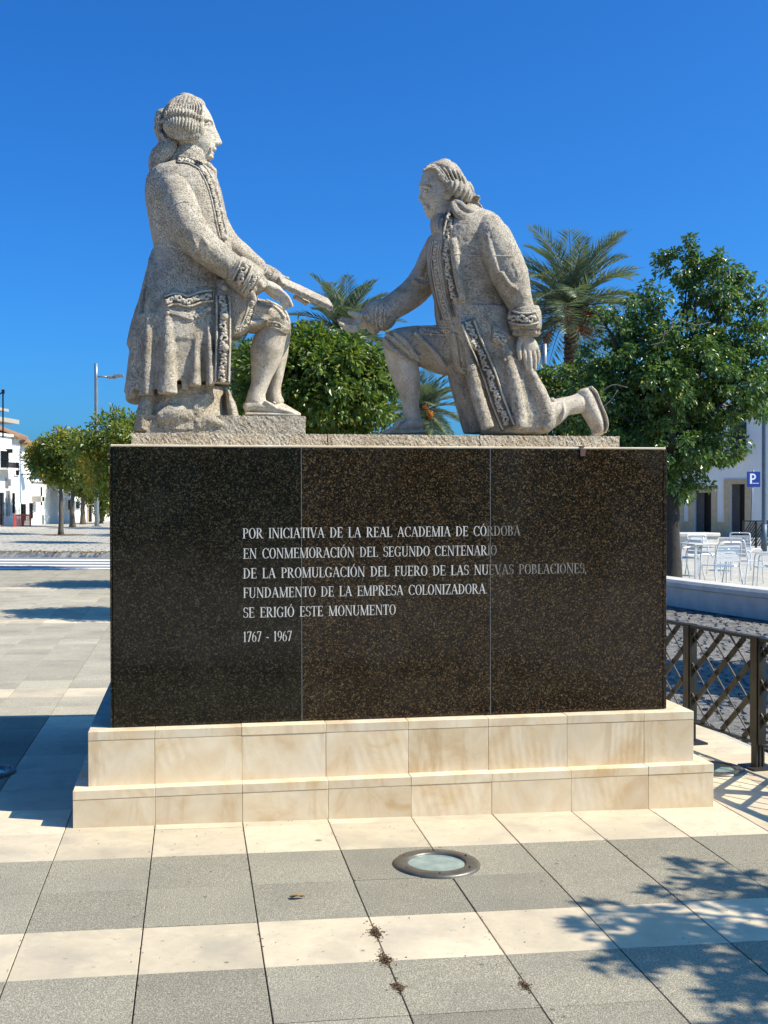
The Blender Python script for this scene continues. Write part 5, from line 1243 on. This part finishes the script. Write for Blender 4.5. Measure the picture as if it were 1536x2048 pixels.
ss = sorted([(inview(x, y)[0], x, y, w, d) for x, y, w, d in stones if inview(x, y)[1]])
for z, x, y, w, d in ss[:290]:
    k = int(g.integers(0, 8)); o = link('cobblestone', pm[k], None, cob, (x+w/2, y+d/2, gz(x)-.012+g.uniform(-.010, .008)), (g.uniform(-.05, .05), tilt+g.uniform(-.05, .05), g.uniform(-.06, .06))); o.scale = (w/.15, d/.10, 1)
done = set((a[1], a[2]) for a in ss[:290])
for x, y, w, d in stones:
    if (x, y) in done or not inview(x, y)[1] and g.random() < .0: continue
    v, f = protos[int(g.integers(0, 8))]; farm.add(v*[w/.15, d/.10, 1]+[x+w/2, y+d/2, gz(x)-.012+g.uniform(-.012, .010)], f)
o = link('far_cobbles', mesh_of('far_cobbles', farm), M['cobble'], cob); o['kind'] = 'stuff'
mb = MB(); strip(mb, 8.0, 30, 4, 24, -.022); struct('cafe_terrace', mb, M['tile_far'])
mb = MB(); strip(mb, 12, 45, 36, 44.4, -.02); struct('back_street', mb, M['road'])

# low fence with crossed bars
F0 = np.array([3.78, .77]); FD = np.array([-.10, .69]); FD /= np.linalg.norm(FD); sp = .70
for i, k in enumerate((-1, 0, 1, 2, 3)):
    lb = ['fence length nearest the camera, outside the view at right', 'dark steel fence panel at the right edge, its post standing on a square plate', 'dark steel fence panel with crossed bars right of the plinth, between two full posts',
          'dark steel fence panel mostly hidden by the right corner of the granite', 'farthest fence panel hidden behind the plinth'][i]
    p = F0+FD*sp*(k-1); q = F0+FD*sp*k; z0 = gz(p[0]); root = thing('fence_panel', (p[0], p[1], z0), lb, 'fence', 'low steel fence beside the cobbles'); zt = .70; nrm = np.array([FD[1], -FD[0]])
    P3 = lambda u, z, o=0: np.array([*(p+(q-p)*u+nrm*o), z])
    m = MB(); m.beam(P3(1, z0), P3(1, zt-.045), .012, .05, (FD[0], FD[1], 0))
    for o in (-.022, .022): m.beam(P3(1, z0+.0, o), P3(1, zt-.05, o), .012, .05, (FD[0], FD[1], 0))
    m.beam(P3(1, zt-.055), P3(1, zt), .062, .062, (FD[0], FD[1], 0)); part('post', m, M['fence'], root)
    m = MB(); m.beam(P3(1, z0+.0), P3(1, z0+.012), .16, .16, (FD[0], FD[1], 0)); part('base_plate', m, M['fence'], root)
    m = MB(); m.beam(P3(.045, zt-.012), P3(.955, zt-.012), .05, .018); part('top_rail', m, M['fence'], root)
    m = MB(); m.beam(P3(.045, z0+.14), P3(.955, z0+.14), .025, .012); part('bottom_rail', m, M['fence'], root)
    for u in (.055, .945): m = MB(); m.beam(P3(u, z0+.14), P3(u, zt-.022), .045, .012, (FD[0], FD[1], 0)); part('side_bar', m, M['fence'], root)
    zb, zh = z0+.147, zt-.024; H_ = zh-zb; rise = .62   # slope of bars, m per panel length
    def seg(c, sg):
        """clip the line z = zb + sg*rise*(u-c) to the frame"""
        pts = []
        for u in np.linspace(.06, .94, 400):
            z = zb+sg*rise*(u-c)
            if zb <= z <= zh: pts.append((u, z))
        return (pts[0], pts[-1]) if len(pts) > 8 else None
    for c in np.arange(-.1, 2.6, .31):
        e = seg(c, -1)
        if e: m = MB(); m.beam(P3(e[0][0], e[0][1], .006), P3(e[1][0], e[1][1], .006), .012, .032, (0, 0, 1)); part('broad_bar', m, M['fence'], root)
    for c in np.arange(-1.2, 1.2, .31):
        e = seg(c, 1)
        if e: m = MB(); m.beam(P3(e[0][0], e[0][1], -.010), P3(e[1][0], e[1][1], -.010), .006, .010, (0, 0, 1)); part('thin_bar', m, M['fence'], root)

# recessed ground lights
def glight(cx, cy, r, label):
    z = gz(cx); root = thing('ground_light', (cx, cy, z), label, 'ground light', 'round lights let into the paving'); k = 40; m = MB(); th = np.linspace(0, 2*math.pi, k, endpoint=False)
    prof = [(r, -.02), (r, .006), (r*.96, .012), (r*.70, .014), (r*.66, .008), (r*.655, -.004)]
    v = np.array([[(cx+a*math.cos(t), cy+a*math.sin(t), gz(cx+a*math.cos(t))+h) for t in th] for a, h in prof]).reshape(-1, 3)
    m.add(v, [(i*k+j, i*k+(j+1) % k, (i+1)*k+(j+1) % k, (i+1)*k+j) for i in range(len(prof)-1) for j in range(k)]); part('ring', m, M['ring'], root, True)
    m = MB(); m.add([(cx+r*.67*math.cos(t), cy+r*.67*math.sin(t), gz(cx+r*.67*math.cos(t))+.004) for t in th], [tuple(range(k))]); gl = part('glass', m, M['disc'], root)
    for i in range(6): a = i*math.pi/3+.4; m = MB(); m.ball((cx+r*.83*math.cos(a), cy+r*.83*math.sin(a), gz(cx)+.014), .006, sz=.4, n=4); part('screw', m, M['iron'], root)
glight(1.571, -.72, .181, 'round uplight with pale green glass in the front paving, whole and nearest')
glight(3.50, .76, .181, 'round uplight crossed by fence shadow right of the marble steps')
glight(-.56, 1.12, .181, 'round uplight in the plinth shadow cut off by the left edge')

# curved white bench wall
def benchwall(pts, h, w, label, rnd=.04):
    P = _catp(pts, 6); t = np.gradient(P, axis=0); t /= np.linalg.norm(t, axis=1)[:, None]; nn = np.stack([t[:, 1], -t[:, 0]], -1)
    prof = [(-w*.42, 0), (-w*.42, h*.70), (-w*.5, h*.76), (-w*.5, h-rnd), (-w*.5+rnd, h), (w*.5-rnd, h), (w*.5, h-rnd), (w*.5, h*.76), (w*.42, h*.70), (w*.42, 0)]; k = len(prof)
    v = np.array([[(*(p+n_*a), gz(p[0])+b) for a, b in prof] for p, n_ in zip(P, nn)]).reshape(-1, 3); m = MB()
    m.add(v, [(i*k+j, i*k+j+1, (i+1)*k+j+1, (i+1)*k+j) for i in range(len(P)-1) for j in range(k-1)]+[tuple(range(k)), tuple((len(P)-1)*k+j for j in range(k))[::-1]])
    o = link('bench_wall', mesh_of('bench_wall', m, False), M['concrete']); tag(o, label, 'bench'); return o
benchwall([(7.25, 15.4), (7.42, 13.2), (7.72, 11.0), (8.0, 9.5), (8.35, 8.2), (8.9, 6.8), (9.8, 5.6)], .40, .42, 'long curved white concrete bench between the fence and cafe tables')
a, b = G(1340, 1092), G(1424, 1092); benchwall([(a[0]-3, a[1]+.8), (a[0], a[1]), ((a[0]+b[0])/2, (a[1]+b[1])/2-.1), (b[0], b[1])], .50, .9, 'far white concrete bench beyond the cafe tables with a rounded end')

# cafe furniture
def chair(x, y, rz, label, mat='alu'):
    root = thing('cafe_chair', (0, 0, 0), label, 'chair', 'aluminium cafe chairs on the terrace'); A_ = M[mat]
    for s in (-1, 1):
        m = MB(); m.tube(_catp([(s*.27, .24, 0), (s*.265, .22, .40), (s*.26, .20, .62), (s*.26, .14, .665), (s*.26, -.10, .665), (s*.26, -.20, .60)], 5), .0125, 8); part('front_leg', m, A_, root, True)
        m = MB(); m.tube(_catp([(s*.26, -.34, 0), (s*.25, -.24, .42), (s*.24, -.27, .62), (s*.225, -.32, .82), (s*.16, -.335, .86), (0, -.337, .862)], 5), .0125, 8); part('rear_leg', m, A_, root, True)
    for i in range(7): m = MB(); yy = .20-i*.062; m.cbox((-.235, yy-.026, .435+.002*i), (.235, yy+.026, .450+.002*i), .003); part('seat_slat', m, A_, root)
    for i in range(4): z = .55+i*.075; m = MB(); m.beam((-.225, -.262-.09*(z-.55), z), (.225, -.262-.09*(z-.55), z), .012, .058); part('back_slat', m, A_, root)
    for yy in (.21, -.22): m = MB(); m.tube([(-.25, yy, .43), (.25, yy, .43)], .010, 6); part('seat_rail', m, A_, root)
    root.location = (x, y, gz(x)); root.rotation_euler = (0, 0, rz); return root
def put(px, py): q = G(px, py); return float(q[0]), float(q[1])
x, y = put(1440, 1180); c0 = chair(x, y, R(5), 'aluminium slatted chair facing away, in front of the white cafe table')
LBL = ['aluminium chair at the far side of the cafe table', 'aluminium chair sideways on at the left of the cafe table, half behind the trunk', 'aluminium chair turned sideways and tilted into view right of the table',
       'aluminium chair at the right photo edge with a dark arm frame', 'aluminium chair far back behind the sideways one']
for (px, py, rz), lb in zip([(1408, 1150, 185), (1366, 1160, 100), (1488, 1166, -62), (1538, 1184, 70), (1478, 1140, 150)], LBL):
    c = copy_tree(c0); x, y = put(px, py); c.location = (x, y, gz(x)); c.rotation_euler = (0, 0, R(rz)); c['label'] = lb
x, y = put(1412, 1160); tb = thing('cafe_table', (x, y, gz(x)), 'square white cafe table with straight grey legs', 'table'); z = gz(x)
m = MB(); m.cbox((x-.42, y-.38, z+.715), (x+.42, y+.38, z+.74), .006); part('table_top', m, M['concrete'], tb)
for dx in (-.38, .38):
    for dy in (-.34, .34): m = MB(); m.cbox((x+dx-.02, y+dy-.02, z), (x+dx+.02, y+dy+.02, z+.715), .003); part('leg', m, M['alu'], tb)

# white building with ochre door surrounds
GA, GB = np.array([23.3, 51.0]), np.array([31.5, 44.6]); GT = (GB-GA)/np.linalg.norm(GB-GA); GN = np.array([GT[1], -GT[0]])
_FA, _FT, _FN = FA, FT, FN; FA, FT, FN = GA, GT, GN
if (CAM[:2]-FA)@FN < 0: FN = -FN
q = FA+FT*5; root = thing('town_house', (q[0], q[1], gz(q[0])), 'white two storey house in shade with ochre stone door surrounds, right of the big tree', 'house')
zt = fpt(1510, 806)[1]; s0 = fpt(1300, 1000)[0]; s1 = fpt(1640, 1000)[0]; zg = gz(q[0])-.1
ops = [(1335, 1357, 985, 1062), (1388, 1423, 985, 1067), (1460, 1490, 968, 1067)]
m = MB(); cur = s0
for x0, x1, y0, y1 in ops:
    a, b = fpt(x0, 1000)[0], fpt(x1, 1000)[0]; fbox(m, cur, a, zg, fpt(x0, 985)[1] if 0 else fpt(1400, 960)[1], -.5, 0); fbox(m, a, b, fpt((x0+x1)/2, y0)[1], fpt(1400, 960)[1], -.5, 0); cur = b
fbox(m, cur, s1, zg, fpt(1400, 960)[1], -.5, 0); fbox(m, s0, s1, fpt(1400, 960)[1], zt, -.5, 0); fbox(m, s0, s1, zg, zt-.05, -9, -1.2); fbox(m, s0, s1, zt-.05, zt, -9, -.5); part('wall', m, M['wall'], root)
for x0, x1, y0, y1 in ops:
    a, b = fpt(x0, 1000)[0], fpt(x1, 1000)[0]; z1 = fpt((x0+x1)/2, y0)[1]; m = MB(); fbox(m, a-.28, a, zg, z1+.25, .002, .07); fbox(m, b, b+.28, zg, z1+.25, .002, .07); fbox(m, a, b, z1, z1+.25, .002, .07); part('door_surround', m, M['trim'], root)
    m = MB(); fbox(m, a, a+(b-a)*.45, zg, z1, -.9, -.5); part('reveal', m, M['door_reveal'], root); m = MB(); fbox(m, a+(b-a)*.45, b, zg, z1, -.9, -.85); part('door', m, M['brown_door'], root)
prev = fpt(1357, 1000)[0]+.28
for a, b in ((fpt(1357, 1000)[0]+.285, fpt(1388, 1000)[0]-.285), (fpt(1423, 1000)[0]+.285, fpt(1460, 1000)[0]-.285), (fpt(1490, 1000)[0]+.285, s1)):
    m = MB(); fbox(m, a, b, zg, fpt(1430, 1044)[1], .002, .05); part('stone_skirting', m, M['trim'], root)
m = MB(); fp(m, 1452, 906, 1495, 913, 0, .55); fp(m, 1456, 913, 1489, 920, 0, .35); part('balcony_slab', m, M['trim'], root)
m = MB(); fp(m, 1460, 845, 1493, 906, .002, .05); part('window', m, M['glass'], root)
m = MB(); a, zb = fpt(1457, 906); b, _ = fpt(1494, 906); zt2 = fpt(1475, 868)[1]
for i in range(16): s = a+(b-a)*i/15; fbox(m, s-.012, s+.012, zb, zt2, .48, .50)
fbox(m, a, b, zt2-.04, zt2, .475, .51); part('balcony_railing', m, M['iron'], root)
m = MB(); fp(m, 1499, 812, 1521, 828, .02, .35); part('eaves_sign', m, M['iron'], root)
m = MB(); fbox(m, s0-.1, s1, zt, zt+.14, -.3, .25); part('cornice', m, M['wall'], root)
FA, FT, FN = _FA, _FT, _FN
# lamp post, parking sign and far fence before it
a = V(1528, 1060, 30); root = thing('lamp_post', (a[0], 30, gz(a[0])), 'tall blue grey lamp post at the right edge in front of the white house', 'street lamp'); m = MB(); top = V(1528, 775, 30)
z = np.linspace(gz(a[0]), top[2], 8); m.tube(np.stack([np.full(8, a[0]), np.full(8, 30.), z], 1), .075, 12); part('pole', m, M['bluegrey'], root, True)
m = MB(); m.tube([(a[0], 30, gz(a[0])), (a[0], 30, gz(a[0])+.9)], .10, 12); part('pole_foot', m, M['bluegrey'], root, True)
Yp = 38; a = V(1507, 943, Yp); b = V(1507, 974, Yp); s = scl(1507, Yp); root = thing('parking_sign', (a[0], Yp, gz(a[0])), 'blue square parking sign with white letter P on a thin post', 'sign')
m = MB(); m.tube([(a[0]-.12, Yp+.03, gz(a[0])), (a[0], Yp+.03, a[2]+.05)], .035, 8); part('post', m, M['grey_metal'], root, True)
hw = 14.5/s; m = MB(); m.cbox((a[0]-hw, Yp-.02, b[2]), (a[0]+hw, Yp, a[2]), .01); part('sign_plate', m, M['sign_blue'], root)
m = MB(); x0, z0, H_ = a[0]-hw*.55, b[2]+.13, (a[2]-b[2])*.66; y_ = Yp-.0225; w_ = H_*.20
m.box((x0, y_, z0), (x0+w_, y_+.002, z0+H_)); nn_ = 12; cz, ro, cx_ = z0+H_*.69, H_*.31, x0+w_+H_*.10
m.box((x0+w_, y_, z0+H_-w_*.8), (cx_, y_+.002, z0+H_)); m.box((x0+w_, y_, z0+H_*.38), (cx_, y_+.002, z0+H_*.38+w_*.8)); ri = ro-w_*.8
for i in range(nn_):
    t0, t1 = -math.pi/2+math.pi*i/nn_, -math.pi/2+math.pi*(i+1)/nn_
    m.add([(cx_+r_*1.05*math.cos(t), y_, cz+r_*math.sin(t)) for r_, t in ((ro, t0), (ro, t1), (ri, t1), (ri, t0))], [(0,1,2,3)])
part('letter_p', m, M['sign_white'], root)
m = MB(); m.box((cx_-.02, y_, z0+.01), (a[0]+hw*.75, y_+.002, z0+.035)); part('small_print', m, M['sign_white'], root)
Yf = 33
for i, (x0, x1) in enumerate(((1487, 1512), (1512, 1538))):
    a = V(x0, 1041, Yf); b = V(x1, 1041, Yf); zb = gz(a[0]); root = thing('fence_panel', (a[0], Yf, zb), ['far dark fence panel of slanted bars under the parking sign', 'far dark fence panel of slanted bars at the right photo edge'][i], 'fence', 'low fence before the white house'); m = MB()
    m.box((a[0]-.03, Yf-.03, zb), (a[0]+.03, Yf+.03, a[2])); part('post', m, M['iron'], root); m = MB(); m.box((a[0], Yf-.02, a[2]-.04), (b[0], Yf+.02, a[2])); part('top_rail', m, M['iron'], root); L = b[0]-a[0]
    for k in range(-3, 5):
        u0 = a[0]+L*k/5; p = []
        for u in np.linspace(0, 1, 60):
            xx = u0+u*.6; zz = zb+.06+u*(a[2]-zb-.06)
            if a[0] < xx < b[0]: p.append((xx, Yf, zz))
        if len(p) > 6: m = MB(); m.beam(p[0], p[-1], .02, .03); part('slanted_bar', m, M['iron'], root)
# hedge of far trees and walls that close the square behind the plinth
for i, (px, pt, w, Y) in enumerate([(300, 930, 260, 75), (1290, 985, 140, 62), (900, 900, 200, 80), (560, 900, 260, 85)]):
    c = V(px, 990, Y); left = None
    tree('far_tree', (c[0], Y, gz(c[0])), [lobe(px, (pt+1010)/2, w*.5, (1010-pt)/2, Y), lobe(px+w*.3, (pt+1015)/2, w*.35, (1005-pt)/2.4, Y)], 4000, .3, .15, M['leaf_dark'], M['bark'], ['far dark tree behind the left part of the plinth', 'far tree between palm and white house behind the big tree', 'far tree under the low palm behind the plinth', 'far tree behind the orange tree and the plinth'][i], 'tree', None, .2, 80+i, .6, 90)

# ---- litter and weeds on the front paving
def clump(px, py, rpx, n, label, m='dry'):
    q = G(px, py); g = np.random.default_rng(int(px)); root = None; r = rpx/420
    n = int(n*2.2); P = np.stack([q[0]+g.standard_t(3, size=n)*r*.28*np.where(g.random(n) < .5, 1, .5), q[1]+g.standard_t(3, size=n)*r*.62, np.zeros(n)], 1); P[:, 2] = SLOPE*P[:, 0]+.001; D = g.normal(size=(n, 3))*[1, 1, .28]; D[:, 2] = abs(D[:, 2]); D /= np.linalg.norm(D, axis=1)[:, None]
    v, f = leaf_faces(P, D, np.tile([0, 0, 1.], (n, 1))+g.normal(size=(n, 3))*.5, .011, .004); o = link('dry_weed', fast_mesh('dry_weed', v-[q[0], q[1], gz(q[0])], f), M[m], None, tuple(q)); tag(o, label, 'weed', 'dry weeds in the paving joints')
clump(752, 1866, 11, 240, 'dry brown weed clump in the beige band, upper of the middle joint'); clump(770, 1920, 10, 220, 'dry brown weed clump at the lower edge of the beige band')
clump(795, 1975, 9, 160, 'dry brown weed clump in the grey slabs below the beige band'); clump(1050, 1973, 7, 90, 'pale dry weed tuft on a joint right of the middle, near the bottom')
clump(578, 1637, 6, 60, 'small dry sprig at the foot of the lower marble step')
q = G(582, 1799); root = thing('fallen_leaf', tuple(q+[0, 0, .004]), 'curled yellow brown leaf lying on the grey paving', 'leaf'); m = MB()
for k, (dx, an, L_, W_) in enumerate(((0, .1, .055, .022), (.045, 2.9, .05, .02))):
    n = 7; v = []
    for i in range(n):
        t = i/(n-1); w = W_*math.sin(t*math.pi)**.7
        for j in (-1, 0, 1): v.append((q[0]+dx+math.cos(an)*L_*t-math.sin(an)*j*w*.5, q[1]+math.sin(an)*L_*t+math.cos(an)*j*w*.5, q[2]+.004+.006*abs(j)+.006*math.sin(t*3.1)))
    m.add(v, [(i*3+j, i*3+j+1, i*3+j+4, i*3+j+3) for i in range(n-1) for j in range(2)])
part('leaf_blade', m, M['leaf_dry'], root)

# grit, seeds and crumbs of leaf scattered over the paving
g = np.random.default_rng(77); n = 900
P = np.stack([g.uniform(-.9, 3.8, n), g.uniform(-2.6, .02, n), np.zeros(n)], 1); jn = g.random(n) < .45; P[jn, 0] = np.round(P[jn, 0]/.4)*.4+g.normal(size=jn.sum())*.004; P[:, 2] = SLOPE*P[:, 0]+.002
D = g.normal(size=(n, 3))*[1, 1, .3]; D /= np.linalg.norm(D, axis=1)[:, None]
v, f_ = leaf_faces(P, D, np.tile([0, 0, 1.], (n, 1))+g.normal(size=(n, 3))*.25, g.uniform(.003, .012, n), g.uniform(.002, .006, n)); o = link('paving_grit', fast_mesh('paving_grit', v, f_), M['dry']); o['kind'] = 'stuff'
